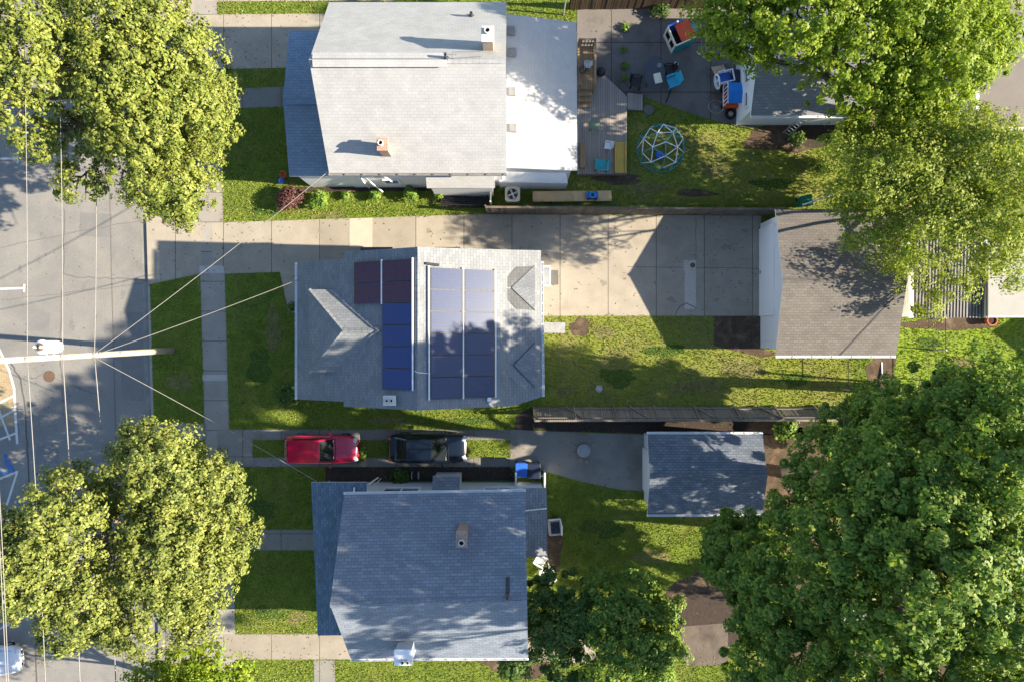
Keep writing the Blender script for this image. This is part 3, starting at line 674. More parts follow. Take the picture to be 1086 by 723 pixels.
def pipe(parent, p, h=.5, r=.06, mat='dark_metal', name='vent_pipe'):
    p = Vector(p); MB().lathe([(r*2.2,-.06),(r*1.1,.06),(r,.06),(r,h),(r*.6,h),(r*.55,h-.05)], p, 12).build(name, mat, parent, smooth=False)

# ------------------------------------------------------------------ house with the pale roof
h1 = thing('house', 'large house with pale grey shingle roof and white flat-sloped rear addition', 'house', (-5.2,13.9,0))
Xl, Xr, yb, yr, yt, he, hr = -10.075, -.31, 9.22, 13.93, 18.64, 5.0, 8.7
o = wall_prism([(9.56,0),(18.3,0),(18.3,5.1),(13.93,8.5),(9.56,5.1)], 'X', Xl+.3, Xr-.25).build('wall', 'siding', h1); fix_normals(o)
rf = MB().slab([(Xl,yb,he),(Xr,yb,he),(Xr,yr,hr),(Xl,yr,hr)]).slab([(Xl,yt,he),(Xr,yt,he),(Xr,yr,hr),(Xl,yr,hr)])
ridge_cap(rf, (Xl,yr,hr+.02), (Xr,yr,hr+.02))
roof1 = rf.build('roof', ['roof_pale','white'], h1)
rv = MB()
a, b = RP(332,63,Vector((0,yr,hr)),Vector((0,0,1))), RP(474,61,Vector((0,yr,hr)),Vector((0,0,1)))
sl = math.atan2(hr-he, yr-yb)
for s in (-1,1):
    T = Matrix.Translation(((a.x+b.x)/2, yr+s*.17, hr+.0)) @ Matrix.Rotation(-s*sl*.45,4,'X')
    rv.box(None, (b.x-a.x,.34,.07), M4=T @ Matrix.Translation((0,0,.06)))
rv.build('ridge_vent', ['roof_pale'], roof1)
rl = MB()
for (x0,x1,y) in ((332,474,57.5),(332,474,67.6)):
    q0, q1 = G(x0,y,8.66), G(x1,y-1.5,8.66); rl.tube([q0,q1], .025, 6)
rl.build('vent_edge', 'flashing', roof1)
chimney(roof1, G(517,36,9.35), .52, .68, 2.0, 'brick_tan', [(0,.12,.16)], 'mortar_cap', .08)
chimney(roof1, G(405.5,153.5,6.95), .5, .55, 1.5, 'brick', [(-.08,.06,.15)], 'brick', .08)
pn = Vector((0,-(hr-he),(yr-yb))).normalized()
for x, y in ((473,62),): pipe(roof1, RP(x,y,Vector((0,yr,hr)),pn), .45, .07)
pipe(roof1, RP(500,17.5,Vector((0,yr,hr)),Vector((0,.786,1)).normalized()), .4, .08)
# thin outline of a covered old skylight
sk = MB(); c = RP(496,58,Vector((0,yr,hr)),pn); ca = math.atan(.786)
for x0,y0,x1,y1 in ((480,55.5,510,55),(480,62.5,510,60.5),(480,55.5,480,62.5)):
    p0, p1 = RP(x0,y0,Vector((0,yr,hr)),pn), RP(x1,y1,Vector((0,yr,hr)),pn)
    sk.tube([p0+Vector((0,0,.02)), p1+Vector((0,0,.02))], .022, 6)
sk.build('skylight_edge', 'flashing', roof1)
gutter(h1, (Xl,yb,he), (Xr,yb,he), (0,-1,0), 'flashing')
# front porch wing
pe, pr = 3.3, 4.0
o = wall_prism([(9.6,0),(17.7,0),(17.7,pe-.1),(13.65,pr-.2),(9.6,pe-.1)], 'X', -12.5, -9.8).build('porch_wall', 'siding', h1); fix_normals(o)
pf = MB().slab([(-12.83,9.47,pe),(-9.78,9.47,pe),(-9.78,13.65,pr),(-12.95,13.65,pr)]).slab([(-12.83,17.83,pe),(-9.78,17.83,pe),(-9.78,13.65,pr),(-12.95,13.65,pr)])
pf.box((-11.5,13.5,pr+.03), (2.5,.3,.06))
pf.build('porch_roof', [bmat('porch_shingles_shaded', (.24,.32,.43), (.19,.26,.36), (.14,.19,.26), .33, .17, .012),'white'], h1)  # blue of the shade beside the main house is mixed into this colour
# rear addition
o = wall_prism([(-.55,0),(3.45,0),(3.45,3.6),(-.55,4.45)], 'Y', 9.93, 17.9).build('addition_wall', 'siding', h1); fix_normals(o)
ad = MB().slab([(-.31,9.63,4.6),(3.72,9.7,3.7),(3.68,18.13,3.7),(-.31,18.19,4.6)], .12).build('addition_roof', ['roof_white','white'], h1)
for k, (x,y) in enumerate(((541,33),(541.5,56),(542,97.5),(543,136))):
    p = G(x+1,y,4.62); MB().box((p.x,p.y,4.60), (.42,.48,.2)).build('roof_vent', 'flashing', ad, bevel=.03)
# side entry
o = wall_prism([(8.98,0),(9.57,0),(9.57,3.2),(8.98,2.75)], 'X', -4.75, -1.15).build('entry_wall', 'siding', h1); fix_normals(o)
MB().slab([(-4.95,8.87,2.95),(-1.0,8.87,2.95),(-1.0,9.58,3.55),(-4.95,9.58,3.55)], .1).build('entry_roof', ['roof_pale','white'], h1)
for x, z in ((-8.0,3.9),(-6.0,3.9)): window(h1, (x,9.56,z), '-y', 1.0, 1.2)
for x in (-7.2,): window(h1, (x,9.56,1.7), '-y', .8, .8)
window(h1, (-12.5,11.5,1.9), '-x', 1.4,1.3); window(h1, (-12.5,16.0,1.9), '-x', 1.4,1.3); door(h1, (-12.5,13.65,0), '-x')
window(h1, (-9.78,13.9,6.2), '-x', 1.2,1.2); window(h1, (3.45,12.0,2.0), '+x', 1.6,1.1); door(h1, (3.45,15.0,.6), '+x', .95, 1.95)
rail = MB()
A0 = G(383,196); 
rail.tube([(-8.9,9.52,.05),(-8.9,9.52,3.2)], .05, 6)
rail.tube([(-8.6,9.5,3.1),(-8.0,9.2,.4)], .045, 6); rail.tube([(-7.7,9.5,4.9),(-7.0,9.25,2.9)], .045, 6)
rail.build('downspout', 'white', h1)
o = MB().add([(-.75,9.93,0),(3.2,9.93,0),(3.35,9.45,0),(-.75,9.45,0),(-.75,9.93,2.5),(3.2,9.93,2.1),(3.35,9.45,1.6),(-.75,9.45,1.9)], [(0,1,2,3),(4,7,6,5),(0,3,7,4),(3,2,6,7),(2,1,5,6),(1,0,4,5)]).build('storage_lean_to', 'white', h1); fix_normals(o)
tag(MB().lathe([(.045,0),(.045,3.9),(.02,3.95)], G(597.5,16,0), 10).build('flag_pole', 'grey_metal'), 'slim grey metal pole behind the white rear addition', 'pole')

# ------------------------------------------------------------------ house with the solar panels
h2 = thing('house', 'grey shingled house with two arrays of solar panels', 'house', (-5,.6,0))
rx, rh, S = -4.765, 8.1, .48
def HL(x): return rh - S*(rx - x)
def HRt(x): return rh - S*(x - rx) if x <= 0 else rh - S*(0-rx) - .36*x
o = wall_prism([(-11.55,0),(1.35,0),(1.35,HRt(1.35)-.13),(0,HRt(0)-.13),(rx,rh-.13),(-9.0,HL(-9)-.13),(-11.55,HL(-11.55)-.13)], 'Y', -2.95, 4.05).build('wall', 'siding_grey', h2); fix_normals(o)
rf = MB()
rf.slab([(rx,4.74,rh),(rx,-3.5,rh),(-9.0,-3.5,HL(-9)),(-9.0,-3.23,HL(-9)),(-11.93,-3.23,HL(-11.93)),(-11.93,4.34,HL(-11.93)),(-9.0,4.4,HL(-9)),(-9.0,4.76,HL(-9))])
rf.slab([(rx,4.74,rh),(0,4.9,HRt(0)),(0,-3.5,HRt(0)),(rx,-3.5,rh)])
rf.slab([(0,4.9,HRt(0)),(1.58,4.95,HRt(1.58)),(1.65,-3.04,HRt(1.65)),(-.0,-3.5,HRt(0))])
ridge_cap(rf, (rx,4.74,rh+.02), (rx,-3.5,rh+.02))
roof2 = rf.build('roof', ['roof_grey','white'], h2)
dh = .12
d = MB(); e1, r1 = 5.78, 7.1
yT, yB, yM = 2.77, -1.69, .54; xV = rx-(rh-e1)/S; xR = rx-(rh-r1)/S
A, B = (-10.97,yT,e1), (-10.97,yB,e1); R1, R2 = (-8.8,yM,r1), (xR,yM,r1)
d.slab([A,B,R1]); d.slab([A,R1,R2,(xV,yT,e1)]); d.slab([B,(xV,yB,e1),R2,R1])
ridge_cap(d, (-8.8,yM,r1+.01), (xR,yM,r1+.01), .14); ridge_cap(d, Vector(R1), Vector(A)+Vector((0,0,.01)), .12); ridge_cap(d, Vector(R1), Vector(B)+Vector((0,0,.01)), .12)
dm = d.build('dormer_roof', ['roof_grey','white'], h2)
o = MB().box((-9.6,yM,5.2), (2.2,4.0,.98)).build('dormer_wall', 'siding_grey', h2)
window(h2, (-10.7,yM,5.25), '-x', 1.6,.55,2)
n2a = Vector((.36,0,1)).normalized(); n2p = Vector((0,0,HRt(0)+.03))
vmat = bmat('valley_shingle', (.13,.133,.136), (.105,.108,.11), (.07,.073,.076), .33, .17, .014)
for yp, hw_, xs_ in ((305.5,23.5,543),(387,24,545)):
    A_ = RP(xs_,yp,n2p,n2a); C_ = RP(567.5,yp-hw_,n2p,n2a); D_ = RP(567.5,yp+hw_,n2p,n2a)
    E_ = (C_+D_)/2+Vector((0,0,.34)); A_ = A_+Vector((0,0,.03))
    d = MB().slab([A_,E_,C_+Vector((0,0,.01))], .1).slab([A_,E_,D_+Vector((0,0,.01))], .1)
    ob = d.build('gable_roof', ['roof_grey','white'], h2)
    q1, q2 = C_-Vector((.02,.06,.08)), D_-Vector((.02,-.06,.08))
    MB().add([q1, q2, E_-Vector((.02,0,.05))], [(0,1,2)]).build('gable_end', 'siding_grey', ob)
    for sg in (-1,1):
        v = [RP(x,y,n2p,n2a) for x,y in ((xs_-16,yp+sg*.4),(xs_+5,yp+sg*hw_*.95),(567.3,yp+sg*hw_),(xs_,yp+sg*.8))]
        MB().slab(v, .02, 0, 0).build('valley', vmat if yp < 350 else 'roof_grey', ob)
        MB().tube([v[2]+Vector((0,0,.02)), v[3]+Vector((0,0,.03))], .018, 5).build('valley_edge', 'dark_metal', ob)
gutter(h2, (1.65,-3.0,HRt(1.65)), (1.58,4.3,HRt(1.58)), (1,0,0), 'white', .55)
gutter(h2, (-11.93,4.3,HL(-11.93)), (-11.93,-3.2,HL(-11.93)), (-1,0,0), 'white', .8)
chimney(roof2, G(413,424.5,7.8), .56, .42, 1.4, 'brick_tan', [(-.12,-.0,.09),(.12,0,.09)], 'mortar_cap', .1)
nR, nL = Vector((S,0,1)).normalized(), Vector((-S,0,1)).normalized()
# panels: (rows, columns) laid on the slopes
def panel(xa, xb, ya, yb_, hf, mat, nm='solar_panel'):
    t = .05; lift = .10; g = .012
    sgn = 1 if hf(xb) > hf(xa) else -1
    pts = [(xa+g,ya-g),(xb-g,ya-g),(xb-g,yb_+g),(xa+g,yb_+g)]
    fm = MB().slab([(x,y,hf(x)+lift+t) for x,y in pts], t, 0, 0).build(nm, 'dark_metal', roof2)
    i = .035
    pts = [(xa+i,ya-i),(xb-i,ya-i),(xb-i,yb_+i),(xa+i,yb_+i)]
    MB().slab([(x,y,hf(x)+lift+t+.004) for x,y in pts], .01, 0, 0).build('solar_cells', mat, fm)
rows = [4.15-1.108*k for k in range(7)]
for k in range(6): panel(-6.73,-5.06, rows[k], rows[k+1], HL, 'solar_black' if k < 2 else 'solar')
for k in range(2): panel(-8.36,-6.77, rows[k], rows[k+1], HL, 'solar_black')
rows2 = [3.74-1.117*k for k in range(7)]
for k in range(6):
    panel(-4.12,-2.58, rows2[k], rows2[k+1], HRt, 'solar_lit'); panel(-2.46,-.92, rows2[k], rows2[k+1], HRt, 'solar_lit')
for x, y0, y1, hf in ((-6.75,4.2,1.9,HL),(-5.02,4.2,-2.5,HL),(-4.2,3.8,-3.0,HRt),(-2.52,3.8,-3.0,HRt),(-.86,3.8,-3.0,HRt)):
    MB().box((x,(y0+y1)/2,hf(x)+.13), (.07,abs(y0-y1),.06)).build('panel_rail', 'white', roof2)
q = RP(458.5,281,Vector((rx,0,rh)),nR)
MB().tube([q+Vector((-.3,.05,.2)), q+Vector((.35,-.02,.05))], .07, 10).build('vent_pipe', 'dark_metal', roof2)
q = RP(519,423,Vector((rx,0,rh)),nR)
jb = MB().box(q+Vector((0,0,.08)), (.22,.2,.16)).build('junction_box', 'white', roof2, bevel=.02)
q2 = RP(522,431,Vector((rx,0,rh)),nR)
MB().tube([q+Vector((0,0,.05)), q.lerp(q2,.5)+Vector((-.1,0,.05)), q2+Vector((.0,0,.03))], .025, 6).build('conduit', 'white', jb)
c_ = RP(440,393,Vector((rx,0,rh)),nL); c2_ = RP(457,396,Vector((rx,0,rh)),nR)
MB().tube([c_+Vector((0,0,.05)), Vector((rx,(c_.y+c2_.y)/2,rh+.07)), c2_+Vector((0,0,.05))], .02, 6).build('conduit', 'white', roof2)
for x0, x1 in ((384,414),(463,486)):
    zc = 5.4
    a0, a1 = G(x0,262,zc+.4).x, G(x1,262,zc+.4).x
    MB().box(((a0+a1)/2,4.45,zc), (a1-a0,.86,.5)).slab([(a0-.1,5.06,zc+.32),(a1+.1,5.06,zc+.32),(a1+.1,4.0,zc+.52),(a0-.1,4.0,zc+.52)], .06, 0, 0).build('bay_hood', 'dark_metal', h2)
for x in (-8.5,-3,-.5): window(h2, (x,4.05,1.9), '+y', 1.1,1.3); window(h2, (x,-2.95,1.9), '-y', 1.1,1.3)
for x in (-6,-3): window(h2, (x,4.05,4.7), '+y', 1.0,1.1); window(h2, (x,-2.95,4.7), '-y', 1.0,1.1)
door(h2, (-11.55,2.6,.3), '-x'); window(h2, (-11.55,-.3,1.8), '-x', 2.2,1.3,2)
door(h2, (1.35,3.75,.35), '+x'); window(h2, (1.35,.8,1.9), '+x', 1.2,1.1)
# rear steps with white rails and a dark mat board
st = MB()
a, b = G(575,304), G(583,284); st.box(((a.x+b.x)/2,(a.y+b.y)/2,.16), (b.x-a.x,b.y-a.y,.32))
st.box((b.x-.02,(a.y+b.y)/2,.55), (.06,b.y-a.y,.5))
for y in (a.y,b.y): st.box(((a.x+b.x)/2,y,.5), (b.x-a.x,.06,.9))
stp = st.build('steps', 'white', h2, bevel=.01)
a, b = G(583.6,302), G(592,287)
MB().box(((a.x+b.x)/2,(a.y+b.y)/2,.09), (b.x-a.x,b.y-a.y,.14)).build('lower_step', nmat('grey_board',(.13,.12,.11)), stp, bevel=.01)

# ------------------------------------------------------------------ house with the slate-blue roof
h3 = thing('house', 'house with slate-blue shingle roof dappled by tree shade', 'house', (-4.5,-13,0))
TL, TR, RL, RR = G(365,524,5.), G(557,521,5.), G(350,641,7.9), G(559,636.5,7.9); BL, BR = G(372,698,4.95), G(560,697,4.95)
pl = [(TL.y-.35,0),(BL.y+.35,0),(BL.y+.35,5.05),(RL.y,7.7),(TL.y-.35,5.05)]
o = wall_prism(pl, 'X', -9.0, .45).build('wall', 'siding', h3); fix_normals(o)
rf = MB().slab([TL,TR,RR,RL]).slab([BL,BR,RR,RL]); ridge_cap(rf, RL+Vector((0,0,.02)), RR+Vector((0,0,.02)))
roof3 = rf.build('roof', ['roof_slate','white'], h3)
gutter(h3, TL, TR, (0,1,0), 'white', .75); gutter(h3, BL, BR, (0,-1,0), 'white', 1.0)
chimney(roof3, G(489.5,571.5,7.6), .5, .76, 1.6, 'brick', [(0,-.16,.17)], 'brick', .08)
n3 = (TR-TL).cross(RL-TL).normalized()
pt = RP(538,630,TL,n3); pipe(roof3, pt, .55, .07, 'rust'); 
MB().tube([pt+Vector((.02,.1,.0)), pt+Vector((.02,.75,-.38))], .09, 8).build('pipe_flashing', 'dark_metal', roof3)
n4 = (BR-BL).cross(RL-BL).normalized()
chimney(roof3, G(427.5,697,6.9), .85, .75, 1.8, 'white', [(-.02,-.2,.1),(.24,-.2,.1)], 'white', .1)
pn3 = Vector((-.33,0,1)).normalized(); pp3 = G(330,511,3.2); Q3 = lambda x, y: RP(x, y, pp3, pn3)
pr3 = MB().slab([Q3(330,511),Q3(337,673.5),Q3(371,673),Q3(371,511)], .12).slab([Q3(371.2,511),Q3(389,511),Q3(389,527),Q3(371.2,527)], .12)
pr3.build('porch_roof', [bmat('porch_slate_shaded', (.17,.25,.36), (.11,.17,.26), (.08,.12,.18), .3, .17, .012),'white'], h3)  # bluer than the main roof: shade of this slope put into the colour
pw = MB()
pw.box((-10.2,-12.75,.3), (2.3,7.7,.6))
for y in (-8.75,-11.3,-13.9,-16.6): pw.box((-11.2,y,1.85), (.18,.18,2.55))
pw.box((-11.2,-12.55,1.0), (.08,8.0,.1)); pw.box((-11.2,-12.55,.85), (.05,8.0,.3))
pw.build('porch', 'white', h3)
o = MB().slab([G(555,517,2.9),G(579.5,517,2.7),G(580,538.5,2.7),G(555,541,2.9)], .1).slab([G(555,541.5,2.86),G(580,539.2,2.66),G(580.5,589.5,2.66),G(555,591,2.86)], .1)
o.build('addition_roof', ['roof_slate','white'], h3)
MB().box((1.05,-10.55,1.3), (1.55,3.6,2.6)).build('addition_wall', 'siding', h3)
a, b = G(557,540.8,2.9), G(580,538.4,2.72)
MB().tube([a+Vector((0,0,.06)), b+Vector((0,0,.06))], .04, 6).build('roof_seam', 'white', h3)
yw = TL.y-.35
for x0, x1 in ((405,445),(512,544)):
    z = 2.65; a0, a1 = G(x0,517,z).x, G(x1,517,z).x; window(h3, ((a0+a1)/2,yw,z), '+y', a1-a0-.2, 1.35, 1)
a0, a1 = G(459,505,1.9).x, G(488,505,1.9).x
by = MB().box(((a0+a1)/2,yw+.32,.95), (a1-a0-.1,.62,1.8)).build('bay_wall', 'siding', h3)
MB().slab([(a0,yw+.75,1.85),(a1,yw+.75,1.85),(a1,yw,2.3),(a0,yw,2.3)], .08).build('bay_roof', ['roof_slate','white'], h3)
ds = MB()
ds.tube([(-8.85,yw+.12,4.7),(-8.9,yw+.7,3.8)], .05, 6); ds.tube([G(391,513,3.5),G(401,506,1.2)], .045, 6); ds.tube([G(396,515,3.),G(404,507,.6)], .03, 6)
ds.build('downspout', 'white', h3)
en = MB(); a0, a1 = G(547,508).x, G(577,508).x
for x in (a0,a1): en.box((x,yw+.35,.55), (.1,.9,1.1))
en.box(((a0+a1)/2,yw+.55,.9), (a1-a0,.05,.1)); en.box(((a0+a1)/2,yw+.55,.45), (a1-a0,.05,.1))
en.build('bin_enclosure', 'white', h3)
window(h3, (-9.0,-13,5.9), '-x', 1.1,1.1); door(h3, (-9.0,-12.5,.6), '-x'); window(h3, (-9.0,-10.2,1.9), '-x', 1.6,1.3); window(h3, (-9.0,-14.9,1.9), '-x', 1.6,1.3)
for x in (-7,-4,-1): window(h3, (x,BL.y+.35,2.3), '-y', 1.0,1.3)

# ------------------------------------------------------------------ garages and sheds
def gable_shed(name, label, cat, X0, X1, Yb, Yt, he, hr, roofm, wallm, ov=.3, ovx=0., capped=True, w0=0., w1=.2):
    g = thing(name, label, cat, ((X0+X1)/2,(Yb+Yt)/2,0)); ym = (Yb+Yt)/2; sl = (hr-he)/(Yt-ym)
    o = wall_prism([(Yb+ov,0),(Yt-ov,0),(Yt-ov,he+ov*sl-.13),(ym,hr-.14),(Yb+ov,he+ov*sl-.13)], 'X', X0+w0, X1-w1).build('wall', wallm, g); fix_normals(o)
    r = MB().slab([(X0,Yb,he),(X1,Yb,he),(X1,ym,hr),(X0,ym,hr)], .12).slab([(X0,Yt,he),(X1,Yt,he),(X1,ym,hr),(X0,ym,hr)], .12)
    if capped: ridge_cap(r, (X0,ym,hr+.015), (X1,ym,hr+.015))
    return g, r.build('roof', [roofm,'white'], g)
gA, gAr = gable_shed('garage', 'wide garage with brownish-grey shingle roof and white front', 'garage', 15.40, 22.45, -.85, 7.69, 2.7, 3.83, 'roof_brown', 'siding', .4, w0=.1)
gd = MB().box((15.46,4.25,1.1), (.1,5.1,2.15)).build('garage_door', 'door_white', gA)
MB().box((15.40,4.25,.25), (.05,.22,.05)).build('handle', 'dark_metal', gd)
fr = MB().box((15.47,4.25,2.25), (.12,5.4,.14))
for y in (1.62,6.88): fr.box((15.47,y,1.1), (.12,.14,2.2))
fr.build('door_frame', 'white', gA)
gutter(gA, (15.45,-.85,2.7), (22.4,-.85,2.7), (0,-1,0), 'white', 1.05)
MB().tube([(21.5,-.82,2.66),(22.38,3.3,3.72)], .045, 6)
MB().slab([(19.1,-.84,2.716),(19.22,-.84,2.716),(22.42,3.1,3.765),(22.3,3.1,3.765)], .02, 0, 0).build('cable', 'dark_metal', gA)
gB, gBr = gable_shed('garage', 'small single garage with blue-grey shingles on the concrete pad', 'garage', 7.95, 14.72, -10.16, -5.46, 2.5, 3.25, 'roof_garage', 'siding', .25, w0=.28)
MB().box((8.18,-7.9,1.05), (.1,2.6,2.05)).build('garage_door', 'door_white', gB)
gutter(gB, (7.95,-5.46,2.5), (14.7,-5.46,2.5), (0,1,0), 'white', .8); gutter(gB, (7.95,-10.16,2.5), (14.7,-10.16,2.5), (0,-1,0), 'white', .8)
gC, gCr = gable_shed('garage', 'grey shingled garage with white side wall, half under the bright green tree', 'garage', 13.95, 21.0, 13.15, 19.6, 2.7, 3.9, 'roof_grey', 'siding', .3, w0=.02)
for y in (14.3,15.7,17.1,18.5): window(gC, (13.97,y,2.1), '-x', .8,.35,0)
gutter(gC, (13.95,13.15,2.7), (20.9,13.15,2.7), (0,-1,0), 'white', 1.2)
bb = thing('building', 'flat brown tar-roofed building in the top right corner', 'building', (31,19,0))
x0, y0 = G(1036,137,4.2)[:2]
MB().box(((x0+42)/2+.1,(y0+32)/2+.1,2.05), (42-x0-.4,32-y0-.4,4.1)).build('wall', 'siding_cream', bb)
MB().box(((x0+42)/2,(y0+32)/2,4.15), (42-x0,32-y0,.12)).build('roof', 'roof_tar', bb)
ed = MB().box(((x0+42)/2,y0-.02,4.2), (42-x0,.16,.2)).box((x0-.02,(y0+32)/2,4.2), (.16,32-y0,.2)); ed.build('roof_edge', 'white', bb)
window(bb, (x0+2.5,y0+.1,2.2), '-y', 1.2,1.2); window(bb, (x0+6,y0+.1,2.2), '-y', 1.2,1.2)
cs = thing('shed', 'low shed with dark ribbed metal roof behind the brown roofed garage', 'shed', (25,3,0))
x0, x1, y0, y1 = G(964,337,2.5).x, G(1044,337,2.5).x, G(1000,337,2.5).y, G(1000,255,2.5).y
MB().box(((x0+x1)/2,(y0+y1)/2,1.15), (x1-x0-.1,y1-y0-.2,2.3)).build('wall', 'siding_cream', cs)
rb = MB(); nrib = 22; wv = (x1-x0-.35)/nrib
for k in range(nrib):
    xx = x0+.3+wv*k
    rb.slab([(xx,y0,2.42),(xx+wv*.55,y0,2.42),(xx+wv*.55,y1,2.6),(xx,y1,2.6)], .05, 0, 0)
    rb.slab([(xx+wv*.55,y0,2.50),(xx+wv,y0,2.50),(xx+wv,y1,2.68),(xx+wv*.55,y1,2.68)], .1, 0, 0)
rb.build('roof', 'corrugated', cs)
MB().box((x0+.12,(y0+y1)/2,2.5), (.28,y1-y0,.1)).build('trim', 'siding_cream', cs)
MB().box((x1+.02,(y0+y1)/2,2.55), (.1,y1-y0,.2)).build('trim', 'siding_cream', cs)
ga = thing('garage', 'pale flat-roofed garage at the right edge above the east lawn', 'garage', (30,4,0))
x0, y0, y1 = G(1048,335,2.9).x, G(1050,335,2.9).y, G(1050,258,2.9).y
MB().box(((x0+40)/2,(y0+y1)/2,1.4), (40-x0-.4,y1-y0-.4,2.8)).build('wall', 'siding_grey', ga)
MB().box(((x0+40)/2,(y0+y1)/2,2.85), (40-x0,y1-y0,.12)).build('roof', 'roof_concrete', ga)
MB().box(((x0+40)/2,y0-.04,2.84), (40-x0,.1,.16)).build('roof_edge', 'white', ga)
# neighbour beyond the right edge whose shadow reaches the east lawn
nb = thing('house', 'neighbouring house beyond the right edge of the east lawn', 'house', (44,0,0))
o = wall_prism([(-2.4,0),(1.6,0),(1.6,4.0),(-.4,5.2),(-2.4,4.0)], 'X', 41.6, 50).build('wall', 'siding', nb); fix_normals(o)
MB().slab([(41.4,-2.7,3.9),(50.2,-2.7,3.9),(50.2,-.4,5.4),(41.4,-.4,5.4)]).slab([(41.4,1.9,3.9),(50.2,1.9,3.9),(50.2,-.4,5.4),(41.4,-.4,5.4)]).build('roof', ['roof_brown','white'], nb)

# ------------------------------------------------------------------ fences
def fence(name, label, p0, p1, h, mat, lean=0, posts=6, rails=True, braces=0):
    a, b = G(*p0), G(*p1); d = b-a; L = d.length; d.normalize(); ang = math.atan2(d.y,d.x)
    root = thing(name, label, 'fence', (a+b)/2)
    n = Vector((-d.y,d.x,0)); top = Vector((0,0,h))*math.cos(lean) - n*h*math.sin(lean)
    T = Matrix.Translation((a+b)/2) @ Matrix.Rotation(ang,4,'Z') @ Matrix.Rotation(lean,4,'X')
    m = MB(); rnd = random.Random(int(L*10)); k = int(L/.15)
    for i in range(k):
        hh = h+rnd.uniform(-.03,.03)
        m.box(None, (L/k-.012,.03,hh), M4=T @ Matrix.Translation((-L/2+(i+.5)*L/k, rnd.uniform(-.012,.012), hh/2)))
    m.build('boards', mat, root)
    r = MB()
    for z in (.2*h,.85*h): r.box(None, (L,.05,.09), M4=T @ Matrix.Translation((0,.045,z)))
    r.box(None, (L,.13,.035), M4=T @ Matrix.Translation((0,0,h+.035)))
    r.build('rail', mat, root)
    for i in range(posts):
        x = -L/2+L*i/(posts-1)
        MB().box(None, (.1,.1,h), M4=T @ Matrix.Translation((x,.09,h/2))).build('post', mat, root)
    for i in range(braces):
        x = -L/2+L*(i+.6)/braces
        q0 = T @ Vector((x-.45,.1,h*.05)); q1 = T @ Vector((x+.5,.1,h*.93))
        MB().tube([q0,q1], .055, 6).build('brace', 'fence_grey', root)
    return root
fence('wooden_fence', 'upright weathered board fence along the long concrete driveway', (516,226.5), (818,228.5), 2.0, 'fence_wood', 0, 8)
fence('wooden_fence', 'dark brown board fence at the top edge behind the patio', (604,10.5), (752,9), 1.8, 'fence_brown', 0, 5)
fence('wooden_fence', 'grey board fence leaning over the dark soil behind the solar roofed house', (566,431.5), (905,431), 1.65, 'fence_grey', R(23), 9, True, 5)
def wire_fence(label, p0, p1, h, nposts):
    a, b = G(*p0), G(*p1); root = thing('wire_fence', label, 'fence', (a+b)/2); w = MB()
    for z in np.linspace(.15,h,4): w.tube([a+Vector((0,0,float(z))), b+Vector((0,0,float(z)))], .005 if z < h else .022, 5)
    L = (b-a).length; k = int(L/.9)
    for i in range(k): q = a.lerp(b,(i+.5)/k); w.tube([q, q+Vector((0,0,h))], .004, 4)
    w.build('wire_strands', 'dark_metal', root)
    for i in range(nposts):
        q = a.lerp(b,i/(nposts-1)); MB().tube([q, q+Vector((0,0,h+.1))], .04, 7).build('post', 'grey_metal', root)
wire_fence('thin wire fence running down the middle of the bright east lawn', (990,338), (990,404), 1.2, 3)
wire_fence('short wire fence below the left part of the brown garage roof', (891,378), (891,412), 1.1, 2)

# slatted cover, white post
sc_ = thing('slatted_cover', 'dark slatted wooden cover on the grass at the end of the board fence', 'cover', G(493,210))
a, b = G(468,220), G(518,200)
for i in range(9): MB().box(((a.x+b.x)/2,a.y+(b.y-a.y)*(i+.5)/9,.42-.01*i), (b.x-a.x,.075,.03), R(-2)).build('slat', 'black', sc_)
fr = MB()
for x in (a.x+.05,(a.x+b.x)/2,b.x-.05): fr.box((x,(a.y+b.y)/2,.33), (.07,b.y-a.y,.09))
for x in (a.x+.05,b.x-.05):
    for y in (a.y+.05,b.y-.05): fr.box((x,y,.15), (.08,.08,.3))
fr.build('frame', 'black', sc_)
soil([(468,220),(518,221),(518,199),(468,199)], 'mulch', .013, 'mulch_bed')
gp = thing('gate', 'narrow white gate post panel joining the board fence to the house', 'gate', G(521,209))
a, b = G(521,219), G(521,199)
MB().box((a.x,(a.y+b.y)/2,.85), (.06,b.y-a.y,1.3)).build('panel', 'siding_cream', gp)
for p in (a,b): MB().box((p.x,p.y,.8), (.1,.1,1.6)).build('post', 'white', gp)

# ------------------------------------------------------------------ deck
dk = thing('deck', 'weathered grey wooden deck behind the white rear addition', 'deck', (5.3,13,0))
poly = [tuple(G(x,y,.45)[:2]) for x,y in ((612,86),(641,80),(664.5,102.5),(664.5,184.5),(612,184.5))]
bd = MB()
xs = np.linspace(min(p[0] for p in poly), max(p[0] for p in poly), 23)
def yr_at(x):   # top edge of the deck outline at x
    for (xa,ya),(xb,yb_) in zip(poly[:3], poly[1:3]):
        if xa-1e-6 <= x <= xb+1e-6: return ya+(yb_-ya)*(x-xa)/(xb-xa)
    return poly[2][1]
for i in range(22):
    xa, xb = float(xs[i])+.004, float(xs[i+1])-.004
    bd.prism([(xa,poly[3][1]),(xb,poly[3][1]),(xb,yr_at(xb)),(xa,yr_at(xa))], .41, .45+.002*(i%2))
bd.build('boards', 'deck', dk)
sk = MB()
for (p,q) in zip(poly[1:4], poly[2:5]):
    p, q = Vector((*p,0)), Vector((*q,0)); d_ = (q-p); sk.box((p+q)/2+Vector((0,0,.22)), (d_.length,.05,.38), math.atan2(d_.y,d_.x))
sk.build('skirt', 'deck', dk)
